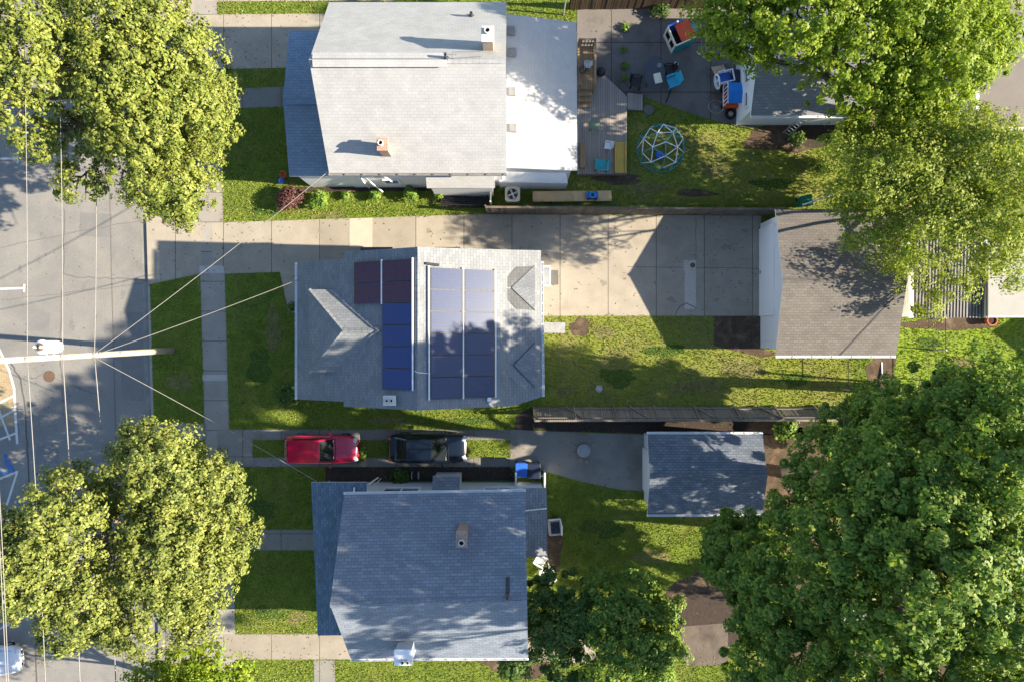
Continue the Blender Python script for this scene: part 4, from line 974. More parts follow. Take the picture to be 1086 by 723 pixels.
for k in range(3):
    a, b = G(664.5+5.6*k,118), G(670.3+5.6*k,101)
    MB().box(((a.x+b.x)/2,(a.y+b.y)/2,.2-.06*k), (b.x-a.x,b.y-a.y,.30-.1*k)).build('step', 'deck', dk, bevel=.01)
ld = thing('landing', 'railed tan timber landing with steps at the back door', 'deck', G(621,75))
a, b = G(612.5,95,1.0), G(629.5,49,1.0)
MB().box(((a.x+b.x)/2,(a.y+b.y)/2,.95), (b.x-a.x,b.y-a.y,.1)).build('floor', 'timber', ld)
rl = MB()
for z in (1.35,1.9):
    rl.box(((a.x+b.x)/2,b.y,z), (b.x-a.x,.1,.07)); rl.box((b.x,(a.y+b.y)/2,z), (.12 if z>1.5 else .07,b.y-a.y,.07))
for i in range(16): rl.box((b.x,a.y+(b.y-a.y)*i/15,1.45), (.05,.05,.85))
for i in range(6): rl.box((a.x+(b.x-a.x)*i/5,b.y,1.45), (.05,.05,.85))
rl.build('railing', 'timber', ld)
pp = MB()
for x in (a.x+.1,b.x): 
    for y in (a.y,b.y): pp.box((x,y,.98), (.11,.11,1.96))
pp.build('post', 'timber', ld)
for k in range(3): MB().box((a.x+.45,a.y-.2-.3*k,.85-.17*k), (.85,.3,.06)).build('step', 'timber', ld)

# ------------------------------------------------------------------ furniture and toys
def plastic_chair(label, px, py, base, rz, mat, slats=False, group=None, s=1., name='garden_chair'):
    p = G(px,py,base+.4); t = thing(name, label, 'chair', (p.x,p.y,base), rz, group)
    q = lambda *v: tuple(x*s for x in v)
    L_ = dict(local=True)
    if slats:
        m = MB()
        for i in range(5): m.box(q(-.22+.11*i,0,.38), q(.09,.5,.025))
        m.build('seat', mat, t, **L_)
        m = MB()
        for i in range(5): m.box(None, q(.025,.085,.62), M4=Matrix.Translation(q(-.36,-.2+.1*i,.66)) @ Matrix.Rotation(R(-18),4,'Y'))
        m.build('backrest', mat, t, **L_)
    else:
        MB().box(q(0,0,.37), q(.5,.5,.05)).build('seat', mat, t, bevel=.03, **L_)
        MB().box(None, q(.05,.54,.6), M4=Matrix.Translation(q(-.32,0,.62)) @ Matrix.Rotation(R(-18),4,'Y')).build('backrest', mat, t, bevel=.06*s, **L_)
    for y in (-.3,.3): MB().box(q(-.03,y,.56), q(.58,.09,.035)).build('arm', mat, t, bevel=.015, **L_)
    for x in (-.26,.24):
        for y in (-.29,.29): MB().box(q(x,y,.27), q(.06,.06,.54)).build('leg', mat, t, **L_)
    return t
plastic_chair('sky blue plastic chair beside the oval table', 713, 87, .014, R(200), 'sky_plastic', s=1.15)
plastic_chair('teal plastic chair on the weathered grey deck', 638, 175, .45, R(88), 'teal', s=1.2)
plastic_chair('dark chair standing left of the oval table', 675, 87, .014, R(-10), 'black', True, s=1.1)
plastic_chair('dark chair tucked at the upper right end of the oval table', 710, 73, .014, R(185), 'black', True, s=.9)
plastic_chair('white slatted chair half under the roof of the rear addition', 574, 594, .0, R(-30), 'white', True, s=1.05)
plastic_chair('white slatted chair turned toward the garden tree', 580, 606, .0, R(130), 'white', True, s=1.2)
plastic_chair('white folding chair on the tan timber landing', 623, 68, 1.0, R(180), 'white', True, s=.62)
plastic_chair('white child-size chair on the deck near the yellow slide', 645, 154, .45, R(170), 'white', s=.75)
tb = thing('patio_table', 'dark oval table on the shaded patio', 'table', G(694.5,78,.0))
c = G(694.5,77.5,.72)
n = 28
MB().prism([(c.x+.62*math.cos(2*math.pi*i/n), c.y+1.0*math.sin(2*math.pi*i/n)) for i in range(n)], .69, .73).build('tabletop', nmat('slate_tabletop',(.05,.055,.07),(.042,.047,.06),2,.35,.5), tb, bevel=.01)
for sx in (-.38,.38):
    for sy in (-.6,.6): MB().tube([(c.x+sx,c.y+sy,.015),(c.x+sx*.9,c.y+sy*.9,.69)], .025, 7).build('leg', 'dark_metal', tb)
q = G(697.5,83.5,.76); tag(MB().box((q.x,q.y,.79), (.45,.62,.12), R(14)).build('storage_box', 'cream', bevel=.03), 'pale box lying on the dark oval table', 'box')
q = G(699,70,.76); tag(MB().lathe([(.11,.0),(.13,.1),(.1,.1),(.09,.03)], (q.x,q.y,.73), 14).build('bowl', 'stone'), 'small grey bowl on the dark oval table', 'bowl')
q = G(717,68.5,.1)
bm_ = MB().lathe([(.14*math.sin(math.pi*i/10)+.001,.13-.13*math.cos(math.pi*i/10)) for i in range(11)], (q.x,q.y,.014), 16)
tag(bm_.build('ball', 'white', smooth=True), 'small white ball on the patio near the oval table', 'ball')
pa, pb = G(711,95,.05), G(706,109,.05)
tag(MB().tube([pa, pa.lerp(pb,.5)+Vector((.05,0,0)), pb], .035, 7).build('pole', 'black'), 'black rod lying on the patio below the sky blue chair', 'rod')
q = G(688,117); tag(MB().lathe([(.36,0),(.34,.05),(.3,.07)], (q.x,q.y,0), 9).build('flat_stone', 'asphalt_dark'), 'round dark flat stone at the foot of the deck steps', 'stone')
# playhouse
ph = thing('playhouse', 'plastic playhouse with cream front, red roof and teal side', 'playhouse', G(718,43), R(24))
hw, hd, hh = .66, .62, 1.25
w = MB().box((-hw,-.0,.16), (.06,2*hd,.32)).box((-hw,0,1.12), (.06,2*hd,.28))
for y, s_ in ((-.56,.14),(-.02,.14),(.56,.14)): w.box((-hw,y,.65), (.06,s_,.68))
w.build('front_panel', 'cream', ph, local=True, bevel=.015)
MB().box((0,-hd-.02,.62), (2*hw,.06,1.2)).build('side_panel', 'teal', ph, local=True, bevel=.015)
MB().box((-.05,-hd-.045,1.27), (2*hw,.08,.09)).build('trim', 'cream', ph, local=True, bevel=.015)
bk = MB().box((0,hd,.55), (2*hw,.06,1.1)).box((-.12,hd,1.22), (1.1,.08,.12)); bk.build('back_panel', 'blue', ph, local=True, bevel=.015)
MB().box((hw,0,.55), (.06,2*hd,1.1)).build('end_panel', 'red', ph, local=True, bevel=.015)
MB().slab([(-.22,-.58,1.14),(hw-.02,-.58,1.26),(hw-.02,.55,1.26),(-.22,.55,1.14)], .06, 0, 0).build('roof', 'red', ph, local=True)
MB().box((0.0,0,.02), (2*hw,2*hd,.03)).build('floor', 'black', ph, local=True)
MB().slab([(hw+.03,-.1,.75),(hw+.75,-.1,.12),(hw+.75,.45,.12),(hw+.03,.45,.75)], .05, 0, 0).build('slide', 'teal', ph, local=True)
MB().lathe([(.001,0),(.07,.03),(.08,.08),(.05,.13),(.001,.15)], (-.05,hd,1.27), 12).build('knob', 'white', ph, local=True)
# toddler climber
tc = thing('toddler_climber', 'white plastic toddler climber with blue platform and tan steps', 'climber', G(763,88), R(12))
MB().box((.15,0,.62), (.75,.6,.06)).build('platform', 'blue', tc, local=True, bevel=.02)
MB().box((.15,0,.3), (.7,.55,.56)).build('base', 'teal', tc, local=True, bevel=.03)
rl = MB()
for y in (-.34,.34):
    rl.box((.15,y,1.0), (.85,.05,.1)).box((.15,y,.72), (.85,.05,.1))
    for x in (-.25,.0,.3,.55): rl.box((x,y,.82), (.08,.05,.5))
for z in (.72,1.0): rl.box((.57,0,z), (.05,.68,.1))
rl.build('railing', 'white', tc, local=True)
hp = MB().torus((-.36,-.1,.62), .42, .06, 'X', 20, 8).box((-.36,-.1,.62), (.05,.12,.8)).box((-.36,-.1,.45), (.05,.7,.12)); hp.build('side_panel', 'white', tc, local=True)
for k in range(3): MB().box((.02-.03*k,.5+.19*k,.46-.15*k), (.62,.2,.09)).build('step', 'skin_pink', tc, local=True, bevel=.02)
sd = MB()
for x in (-.32,.34): sd.slab([(x-.03,.36,.6),(x+.03,.36,.6),(x+.03,1.0,.2),(x-.03,1.0,.2)], .14, 0, 0)
sd.build('step_side', 'skin_pink', tc, local=True)
# wagon with canopy
wg = thing('canopy_wagon', 'toy wagon with blue canvas canopy and red base by the white garage wall', 'wagon', G(778,105))
c = G(773.5,105.5)
MB().box((c.x,c.y,.35), (1.0,1.3,.3)).build('body', 'red', wg, bevel=.04)
MB().slab([(c.x-.42,c.y-.62,1.1),(c.x+.45,c.y-.62,1.1),(c.x+.45,c.y,1.3),(c.x-.42,c.y,1.3)], .04, 0, 0).slab([(c.x-.42,c.y+.62,1.1),(c.x+.45,c.y+.62,1.1),(c.x+.45,c.y,1.3),(c.x-.42,c.y,1.3)], .04, 0, 0).slab([(c.x+.45,c.y-.62,1.1),(c.x+.62,c.y-.5,.7),(c.x+.62,c.y+.5,.7),(c.x+.45,c.y+.62,1.1),(c.x+.45,c.y,1.3)], .04, 0, 0).build('canopy', 'canopy_blue', wg)
rl = MB()
for y in np.linspace(-.6,.6,6): rl.tube([(c.x-.52,c.y+float(y),.45),(c.x-.42,c.y+float(y)+.1,1.1)], .03, 6)
rl.box((c.x-.53,c.y,.5), (.05,1.25,.08)).box((c.x-.43,c.y,1.1), (.05,1.25,.06)); rl.build('railing', 'white', wg)
for x in (-.4,.4):
    for y in (-.5,.5): MB().torus((c.x+x*1.3,c.y+y,.2), .15, .05, 'X', 16, 6).build('wheel', 'tyre', wg)
bw = thing('bicycle', 'bicycle leaning at the canopy wagon with one wheel in view', 'bicycle', G(760,116))
c = G(759.5,113.5,.35); T = Matrix.Translation((c.x,c.y,.30)) @ Matrix.Rotation(R(-16),4,'X')
def tmb(mb, T): mb.v = [tuple(T @ Vector(v)) for v in mb.v]; return mb
wh = tmb(MB().torus((0,0,0), .46, .035, 'Z', 32, 8), T).build('wheel', nmat('grey_tyre',(.30,.25,.21)), bw, smooth=True)
sp = MB()
for i in range(14): sp.tube([(0,0,.0),(.44*math.cos(i*.449),.44*math.sin(i*.449),0)], .006, 4)
sp.lathe([(.05,-.04),(.05,.04)], (0,0,0), 10); tmb(sp, T).build('spokes', 'grey_metal', wh)
fm = MB(); fm.tube([(0,0,.06),(.1,.75,.05),(.12,.95,.05)], .022, 7); fm.tube([(-.25,.98,.05),(.4,.92,.05)], .018, 6); fm.tube([(.1,.75,.05),(.75,.6,.05)], .022, 7)
tmb(fm, T).build('frame', 'rust', bw)
c = G(774,122); wl = thing('spare_wheel', 'small black tyre with pale yellow rim lying by the white garage corner', 'wheel', (c.x,c.y,0), 0)
MB().torus((c.x,c.y,.1), .24, .1, 'Z', 24, 8).build('tyre', 'tyre', wl, smooth=True)
rm = MB().torus((c.x,c.y,.12), .17, .03, 'Z', 20, 6)
for i in range(5): a = i*1.257; rm.tube([(c.x,c.y,.12),(c.x+.17*math.cos(a),c.y+.17*math.sin(a),.12)], .02, 5)
rm.build('rim', 'cream', wl)
def bin_(label, px, py, mat, w=.62, d_=.72, h=1.05, rz=0, name='wheelie_bin', cat='bin', lidmat=None):
    p = G(px,py,h); t = thing(name, label, cat, (p.x,p.y,.012), rz)
    o = MB(); b0, b1 = .4, .5
    o.add([(-w*b0,-d_*b0,.06),(w*b0,-d_*b0,.06),(w*b0,d_*b0,.06),(-w*b0,d_*b0,.06),(-w*b1,-d_*b1,h-.1),(w*b1,-d_*b1,h-.1),(w*b1,d_*b1,h-.1),(-w*b1,d_*b1,h-.1)], [(0,3,2,1),(4,5,6,7),(0,1,5,4),(1,2,6,5),(2,3,7,6),(3,0,4,7)])
    o.build('body', mat, t, local=True, bevel=.03)
    MB().box((0,0,h-.06), (w+.05,d_+.06,.07)).build('lid', lidmat or mat, t, local=True, bevel=.03)
    MB().tube([(-w*.4,d_*.56,h-.08),(w*.4,d_*.56,h-.08)], .022, 7).build('handle', lidmat or mat, t, local=True)
    for s_ in (-1,1): MB().torus((s_*w*.42,d_*.42,.1), .07, .035, 'X', 14, 6).build('wheel', 'tyre', t, local=True)
bin_('bright blue wheeled bin beside the rear addition', 553, 498.5, 'blue', .7, .8)
bin_('black wheeled bin beside the bright blue bin', 566, 499.5, 'navy', .78, .85)
bin_('dark green bin between the toddler climber and the white garage wall', 780.5, 82, 'navy', .5, .85, .9, 0, 'storage_bin')
bin_('green wheeled bin by the end of the driveway fence', 856, 213, 'green_plastic', .7, .6, .9, R(10))
# T-shaped clothes post
tp = thing('clothes_post', 'white T-shaped clothes post beside the green wheeled bin', 'post', G(852,219))
b = G(852,219); MB().tube([b, b+Vector((0,0,1.9))], .045, 8).build('post', 'white', tp)
tpv = b+Vector((0,0,1.92)); MB().tube([tpv+Vector((-.85,-.3,0)), tpv, tpv+Vector((.95,.35,0))], .045, 8).build('crossbar', 'white', tp)
# geodesic dome
dc = G(700.5,158.5); dm = thing('dome_climber', 'geodesic dome climbing frame of white and teal bars on the play lawn', 'climbing frame', dc)
phi = (1+5**.5)/2
IV = [Vector(v).normalized() for v in ((-1,phi,0),(1,phi,0),(-1,-phi,0),(1,-phi,0),(0,-1,phi),(0,1,phi),(0,-1,-phi),(0,1,-phi),(phi,0,-1),(phi,0,1),(-phi,0,-1),(-phi,0,1))]
# turn one vertex to the zenith
q_ = IV[5].rotation_difference(Vector((0,0,1))); IV = [q_ @ v for v in IV]
IF = [(0,11,5),(0,5,1),(0,1,7),(0,7,10),(0,10,11),(1,5,9),(5,11,4),(11,10,2),(10,7,6),(7,1,8),(3,9,4),(3,4,2),(3,2,6),(3,6,8),(3,8,9),(4,9,5),(2,4,11),(6,2,10),(8,6,7),(9,8,1)]
E = set()
for f in IF:
    m_ = [(IV[f[i]]+IV[f[(i+1)%3]]).normalized() for i in range(3)]
    for a, b in ((IV[f[0]],m_[0]),(m_[0],IV[f[1]]),(IV[f[1]],m_[1]),(m_[1],IV[f[2]]),(IV[f[2]],m_[2]),(m_[2],IV[f[0]]),(m_[0],m_[1]),(m_[1],m_[2]),(m_[2],m_[0])):
        k = tuple(sorted((tuple(round(x,3) for x in a), tuple(round(x,3) for x in b)))); E.add(k)
wb, tb_ = MB(), MB(); rr = 1.5
for i, (a, b) in enumerate(sorted(E)):
    if min(a[2],b[2]) < -.12: continue
    (wb if (a[2]+b[2] > .75 or i % 4 == 0) and i % 3 else tb_).tube([dc+Vector(a)*rr+Vector((0,0,.05)), dc+Vector(b)*rr+Vector((0,0,.05))], .03, 6)
wb.build('white_bars', 'white', dm); tb_.build('teal_bars', 'teal', dm)
q = G(700,164,.3); tag(MB().lathe([(.001,0),(.2,.05),(.26,.15),(.2,.26),(.001,.3)], (q.x,q.y,0), 14).build('toy_bucket', 'blue'), 'small blue toy tub on the grass inside the dome climber', 'toy')
# yellow slide on the deck
ys = thing('toddler_slide', 'yellow plastic slide lying along the edge of the deck', 'slide', G(658,167,.45))
a, b = G(652,183.5,.6), G(664,150.5,.6)
MB().box(((a.x+b.x)/2,(a.y+b.y)/2,.5), (b.x-a.x-.1,b.y-a.y,.08)).build('chute', 'yellow', ys, bevel=.03)
for x in (a.x+.03,b.x-.03): MB().box((x,(a.y+b.y)/2,.58), (.08,b.y-a.y,.24)).build('side', 'yellow', ys, bevel=.03)
# small green table on the deck
gt_ = thing('side_table', 'small faded green square table on the deck', 'table', G(630.5,132.5,.45))
q = G(630.5,132.5,.9); MB().box((q.x,q.y,.9), (.58,.58,.04), R(-12)).build('tabletop', 'green_fabric', gt_, bevel=.01)
for sx in (-1,1):
    for sy in (-1,1): MB().tube([(q.x+.26*sx,q.y+.26*sy,.45),(q.x+.2*sx,q.y+.2*sy,.88)], .02, 6).build('leg', 'dark_metal', gt_)
q = G(637,77,.6); gr = thing('grill', 'black kettle grill standing beside the tan landing', 'grill', (q.x,q.y,0))
MB().lathe([(.05,.45),(.24,.52),(.3,.66),(.3,.7),(.22,.86),(.05,.94)], (q.x,q.y,0), 18).build('bowl', 'black', gr, smooth=True)
for i in range(3): a = i*2.094; MB().tube([(q.x+.2*math.cos(a),q.y+.2*math.sin(a),.55),(q.x+.32*math.cos(a),q.y+.32*math.sin(a),.012)], .018, 6).build('leg', 'grey_metal', gr)
q = G(617.5,76,1.1); ps = thing('plant_stand', 'dark round wire stand on the tan landing', 'stand', (q.x,q.y,1.0))
MB().torus((q.x,q.y,1.4), .22, .02, 'Z', 18, 6).torus((q.x,q.y,1.2), .17, .02, 'Z', 18, 6).build('ring', 'black', ps)
for i in range(3): a = i*2.094; MB().tube([(q.x+.22*math.cos(a),q.y+.22*math.sin(a),1.4),(q.x+.15*math.cos(a),q.y+.15*math.sin(a),1.0)], .015, 5).build('leg', 'black', ps)
# deck clutter by the addition wall
q = G(617.5,166,.6); ps = thing('shelf_rack', 'narrow tan wooden rack on the deck by the white addition', 'rack', (q.x,q.y,.45))
for k in range(3): MB().box((q.x,q.y,.5+.2*k), (.3,1.5,.03)).build('shelf', 'timber', ps)
for y in (-.72,.72):
    for x in (-.13,.13): MB().box((q.x+x,q.y+y,.69), (.04,.04,.48)).build('post', 'timber', ps)
# fan unit
q = G(543.5,206,.75); ac = thing('air_conditioner', 'round beige outdoor fan unit by the end of the board fence', 'air conditioner', (q.x,q.y,0))
rr_ = [(.46*max(-1,min(1,1.25*math.cos(2*math.pi*i/32))), .46*max(-1,min(1,1.25*math.sin(2*math.pi*i/32)))) for i in range(32)]
MB().prism([(q.x+x,q.y+y) for x,y in rr_], .05, .72).build('casing', 'cream', ac, bevel=.03)
MB().lathe([(.34,.722),(.34,.735)], (q.x,q.y,0), 22).build('fan_opening', 'black', ac)
fb = MB()
for i in range(4):
    a = i*1.571+.4; fb.add([(q.x+.05*math.cos(a-.5),q.y+.05*math.sin(a-.5),.745),(q.x+.31*math.cos(a-.28),q.y+.31*math.sin(a-.28),.742),(q.x+.31*math.cos(a+.28),q.y+.31*math.sin(a+.28),.75),(q.x+.05*math.cos(a+.5),q.y+.05*math.sin(a+.5),.752)], [(0,1,2,3)])
fb.build('fan_blade', 'grey_metal', ac)
MB().lathe([(.09,.74),(.09,.77),(.05,.79)], (q.x,q.y,0), 14).build('fan_hub', 'cream', ac)
MB().torus((q.x,q.y,.745), .36, .03, 'Z', 24, 6).build('rim', 'cream', ac)
# long plywood table
wt = thing('plank_table', 'long low plywood table on blue legs along the board fence', 'table', G(606,208))
a, b = G(565,213.5,.5), G(648.5,202.5,.5)
m_ = (a.x*2+b.x)/3
MB().box(((a.x+b.x)/2,(a.y+b.y)/2-.02,.5), (b.x-a.x,b.y-a.y,.04), R(.6)).build('tabletop', 'ply', wt, bevel=.006)
for x in (a.x+.2,a.x+1.2,(a.x+b.x)/2+.4,b.x-.25):
    for y in (a.y+.02,b.y-.06): MB().tube([(x,y,.48),(x+.05,y-.1,.01)], .03, 6).build('leg', 'blue', wt)
q = G(628,207.3,.7); ty = thing('toy_car', 'blue ride-on toy car on the plywood table', 'toy car', (q.x,q.y,.52))
MB().box((0,0,.17), (.72,.44,.18)).build('body', 'blue', ty, local=True, bevel=.06)
MB().torus((.02,0,.27), .16, .04, 'Z', 18, 7).build('seat_rim', 'sky_plastic', ty, local=True)
MB().box((.0,0,.265), (.2,.2,.02)).build('seat', 'navy', ty, local=True)
for x in (-.24,.24):
    for y in (-.23,.23): MB().torus((x,y,.09), .06, .03, 'Y', 14, 6).build('wheel', 'black', ty, local=True)
# tub beside rear addition
q = G(588.5,559,.35); tu = thing('garden_tub', 'pale grey rounded tub with dark inside by the rear addition', 'tub', (q.x,q.y,0), R(5))
MB().box((0,0,.2), (.85,1.05,.36)).build('shell', 'stone', tu, local=True, bevel=.12)
MB().box((.02,0,.395), (.55,.72,.02)).build('inside', 'navy', tu, local=True, bevel=.006)
MB().tube([(.38,-.5,.42),(.44,0,.46),(.38,.5,.42),(-.35,.52,.42)], .04, 8).build('rim', 'white', tu, local=True)
MB().tube([(-.2,.15,.42),(.05,.02,.46),(.15,-.25,.42)], .05, 8).build('hose', 'black', tu, local=True)
q = G(588,347.5); tag(MB().box((q.x,q.y,.03), (1.3,.66,.05), R(-1)).build('flagstone', 'stone', bevel=.01), 'flat grey slab on the grass behind the solar roofed house', 'slab')
q = G(619,477.5,.25); fp = thing('fire_pit', 'round fire pit with pale grey lid on the concrete pad', 'fire pit', (q.x,q.y,.016))
MB().lathe([(.40,.016),(.42,.2),(.40,.24)], (q.x,q.y,0), 24).build('bowl', 'rust', fp)
MB().lathe([(.42,.245),(.42,.27),(.2,.31),(.04,.32)], (q.x,q.y,0), 24).build('lid', 'stone', fp)
for k, (x,y) in enumerate([(610,474),(611,468),(617,465),(625,465),(629,470),(616,487),(622,489),(608,481)]):
    q = G(x,y); tag(MB().box((q.x,q.y,.05), (.22,.12,.08), k*.9).build('loose_brick', 'brick', bevel=.01), 'loose red brick scattered around the fire pit', 'brick', 'bricks around the fire pit')
q = G(51,399); mh = MB().lathe([(.36,-.117),(.36,-.106),(.3,-.104),(.3,-.108),(.02,-.107)], (q.x,q.y,0), 28); tag(mh.build('manhole_cover', 'rust'), 'rusty round manhole cover in the road', 'manhole cover')
q = G(734.5,281.5); tag(MB().lathe([(.16,.012),(.16,.032),(.12,.034)], (q.x,q.y,0), 20).build('drain_cover', 'rust'), 'small dark round drain cover in the driveway', 'drain cover')
q = G(440.5,503.5,.3); hr_ = thing('hose_reel', 'small grey hose reel in the mulch bed by the bay', 'hose reel', (q.x,q.y,0))
for x in (-.2,.2): MB().torus((q.x+x,q.y,.3), .22, .03, 'X', 18, 6).build('rim', 'stone', hr_)
MB().tube([(q.x-.2,q.y,.3),(q.x+.2,q.y,.3)], .13, 12).build('hose', 'black', hr_)
q = G(1047,340); pt_ = thing('flower_pot', 'orange flower pot below the pale flat-roofed garage', 'pot', (q.x,q.y,0))
MB().lathe([(.2,.005),(.3,.4),(.33,.4),(.33,.48),(.27,.48),(.25,.38)], (q.x,q.y,0), 18).build('pot', 'orange', pt_)
MB().lathe([(.25,.4),(.01,.42)], (q.x,q.y,0), 14).build('earth', 'mulch', pt_)
q = G(298.5,192,.2); tag(MB().lathe([(.001,0),(.15,.05),(.2,.2),(.15,.35),(.001,.4)], (q.x,q.y,0), 16).build('ball', 'blue', smooth=True), 'blue ball on the shaded lawn by the porch corner', 'ball')
q = G(301,186,.2); tag(MB().lathe([(.14,.0),(.2,.3),(.23,.3),(.23,.36),(.17,.36),(.16,.25)], (q.x,q.y,0), 16).build('flower_pot', 'orange'), 'terracotta pot by the porch corner of the pale roofed house', 'pot')
q = G(634,411); bb_ = tag(MB().lathe([(.13,0),(.1,.1),(.1,.5),(.2,.58),(.22,.62),(.16,.6)], (q.x,q.y,0), 14).build('bird_bath', 'stone'), 'small grey bird bath on the lawn in front of the leaning fence', 'bird bath')
q = G(632,432,1.1)
q = G(988,412,1.); ch_ = thing('garden_post', 'short white capped post at the top edge of the deep green trees', 'post', G(985,410))
b = G(985,410); MB().tube([b, b+Vector((0,0,4.8))], .06, 8).build('post', 'white', ch_); MB().lathe([(.16,0),(.18,.1),(.04,.3)], b+Vector((0,0,4.8)), 12).build('cap', 'white', ch_)
dp = G(935,384,.0)
tag(MB().tube([dp, G(935.5,404,.1)], .045, 6).build('fallen_pipe', 'white'), 'white pipe lying on the bare soil below the brown roofed garage', 'pipe')
# leaning ladder below the grey shed
l0, l1 = G(833,143,.05), G(852,126,1.9)
ldr = thing('ladder', 'grey ladder leaning on the wall of the grey shingled garage', 'ladder', l0)
dd = (l1-l0).normalized(); nn = dd.cross(Vector((0,0,1))).normalized()*.2
for s_ in (-1,1): MB().tube([l0+nn*s_, l1+nn*s_], .03, 6).build('stile', 'grey_metal', ldr)
rg = MB()
for i in range(7): c = l0.lerp(l1,(i+.5)/7); rg.tube([c-nn, c+nn], .02, 6)
rg.build('rungs', 'grey_metal', ldr)

# ------------------------------------------------------------------ cars
def smooth_sub(o, lv=2): pass
def car(label, px, py, rz, paint, L=4.5, W=1.8, Hh=1.5, kind='suv', name='parked_car'):
    p = G(px,py,1.0); t = thing(name, label, 'car', (p.x,p.y,.016), rz)
    hl, hw = L/2, W/2
    if kind == 'suv':
        bl = [(-1,.72,.96),(-.985,.86,1.0),(-.9,.96,1.02),(-.6,1,1.02),(-.1,1,1.0),(.3,1,.98),(.42,.99,.96),(.7,.96,.90),(.9,.88,.80),(.985,.74,.66),(1,.6,.6)]
        gh = [(-.955,.70),(-.80,.80),(.02,.80),(.36,.86)]   # rear base, roof rear, roof front, windscreen base
    else:
        bl = [(-1,.70,.80),(-.985,.82,.92),(-.9,.92,.97),(-.6,.99,.97),(-.1,1,.95),(.3,1,.94),(.42,.99,.93),(.7,.95,.86),(.9,.86,.76),(.985,.72,.62),(1,.58,.56)]
        gh = [(-.86,.74),(-.50,.76),(.10,.76),(.48,.84)]
    zb = .26
    mb = MB(); ring_n = 10
    for (u,w_,zt) in bl:
        x = u*hl; w = w_*hw
        pr_ = [(-w*.86,zb),(-w*.99,zb+.16),(-w,zb+.38),(-w*.965,zt-.1),(-w*.86,zt-.012),(w*.86,zt-.012),(w*.965,zt-.1),(w,zb+.38),(w*.99,zb+.16),(w*.86,zb)]
        pr_[4:6] = [(-w*.82,zt),(w*.82,zt)]
        mb.v += [(x,y,z) for y,z in pr_]
    for i in range(len(bl)-1):
        for k in range(ring_n):
            a, b = i*ring_n+k, i*ring_n+(k+1)%ring_n
            mb.f.append([a,a+ring_n,b+ring_n,b][::-1]); mb.m.append(0)
    mb.f.append(list(range(ring_n))[::-1]); mb.m.append(0)
    e = (len(bl)-1)*ring_n; mb.f.append([e+k for k in range(ring_n)]); mb.m.append(0)
    body = mb.build('body', paint, t, smooth=True, subsurf=2, local=True); fix_normals(body)
    (xr0,_),(xr1,rw),(xf1,rw2),(xf0,fw) = gh
    zs, zr = (1.0 if kind == 'suv' else .94), Hh
    bw_ = .90*hw; tw = rw*hw*.93
    A = [(xr0*hl,-bw_*.9,zs-.03),(xr0*hl,bw_*.9,zs-.03),(xf0*hl,bw_*.93,zs-.06),(xf0*hl,-bw_*.93,zs-.06)]
    mid = [(xr0*hl*.42+xr1*hl*.58-.03,-(bw_*.40+tw*.60),zr-.18),(xr0*hl*.42+xr1*hl*.58-.03,(bw_*.4+tw*.6),zr-.18)]
    Tt = [(xr1*hl,-tw,zr-.045),(xr1*hl,tw,zr-.045),(xf1*hl,tw,zr-.045),(xf1*hl,-tw,zr-.045)]
    cab = MB().add(A+Tt, [(4,5,6,7),(0,1,5,4)[::-1],(1,2,6,5)[::-1],(2,3,7,6)[::-1],(3,0,4,7)[::-1]])
    c_ = cab.build('cabin', paint, t, local=True, bevel=.09); fix_normals(c_)
    # glass panels, slightly proud of the cabin
    def lerp3(a,b,s): return tuple(a[i]+(b[i]-a[i])*s for i in range(3))
    def pane(nm, q, i0=.07, i1=.93, j0=.1, j1=.9, out=.012):
        a,b,c,d = [Vector(v) for v in q]
        pt = lambda u,v: (a.lerp(b,u)).lerp(d.lerp(c,u),v)
        n_ = (b-a).cross(d-a).normalized()
        cen = Vector((0,0,1.0))
        if n_.dot((a+b+c+d)/4-cen) < 0: n_ = -n_
        vs = [pt(i0,j0)+n_*out, pt(i1,j0)+n_*out, pt(i1,j1)+n_*out, pt(i0,j1)+n_*out]
        MB().add(vs, [(0,1,2,3)]).build(nm, 'car_glass', t, local=True)
    pane('windscreen', (A[3],A[2],Tt[2],Tt[3]), .06,.94,.06,.95)
    pane('rear_window', (A[1],A[0],Tt[0],Tt[1]), .1,.9,.2,.9)
    for s_, (i,j,k,l) in ((-1,(0,3,7,4)),(1,(2,1,5,6))):
        q = [(A+Tt)[m] for m in (i,j,k,l)]
        pane('side_window', q, .12,.47,.2,.86); pane('side_window', q, .5,.86,.2,.86)
    # roof skin
    rf_ = MB().slab([(Tt[0][0]-.04,-tw*.98,zr-.012),(Tt[1][0]-.04,tw*.98,zr-.012),(Tt[2][0]+.02,tw*.98,zr-.012),(Tt[3][0]+.02,-tw*.98,zr-.012)], .03, 0, 0)
    rf_.build('roof', paint, t, local=True, bevel=.012)
    for sx in (-.62,.62):
        for sy in (-1,1):
            y = sy*(hw-.11)
            w = thing_part('wheel', t)
            MB().torus((sx*hl,y,.33), .235, .095, 'Y', 22, 8).build('tyre', 'tyre', w, local=True, smooth=True)
            MB().tube([(sx*hl,y-.06,.33),(sx*hl,y+.06,.33)], .17, 14).build('rim', 'grey_metal', w, local=True)
    for sy in (-1,1):
        MB().box((hl*.93,sy*hw*.62,.70), (.24,.34,.13), -sy*.45).build('headlight', 'lamp_clear', t, local=True, bevel=.03)
        MB().box((-hl*.965,sy*hw*.70,.86), (.14,.22,.2), sy*.3).build('tail_light', 'lamp_red', t, local=True, bevel=.03)
        MB().box((xf0*hl*.78,sy*(hw+.08),zs+.02), (.14,.2,.14)).build('mirror', paint, t, local=True, bevel=.03)
    wp = MB(); xb = xf0*hl+.03
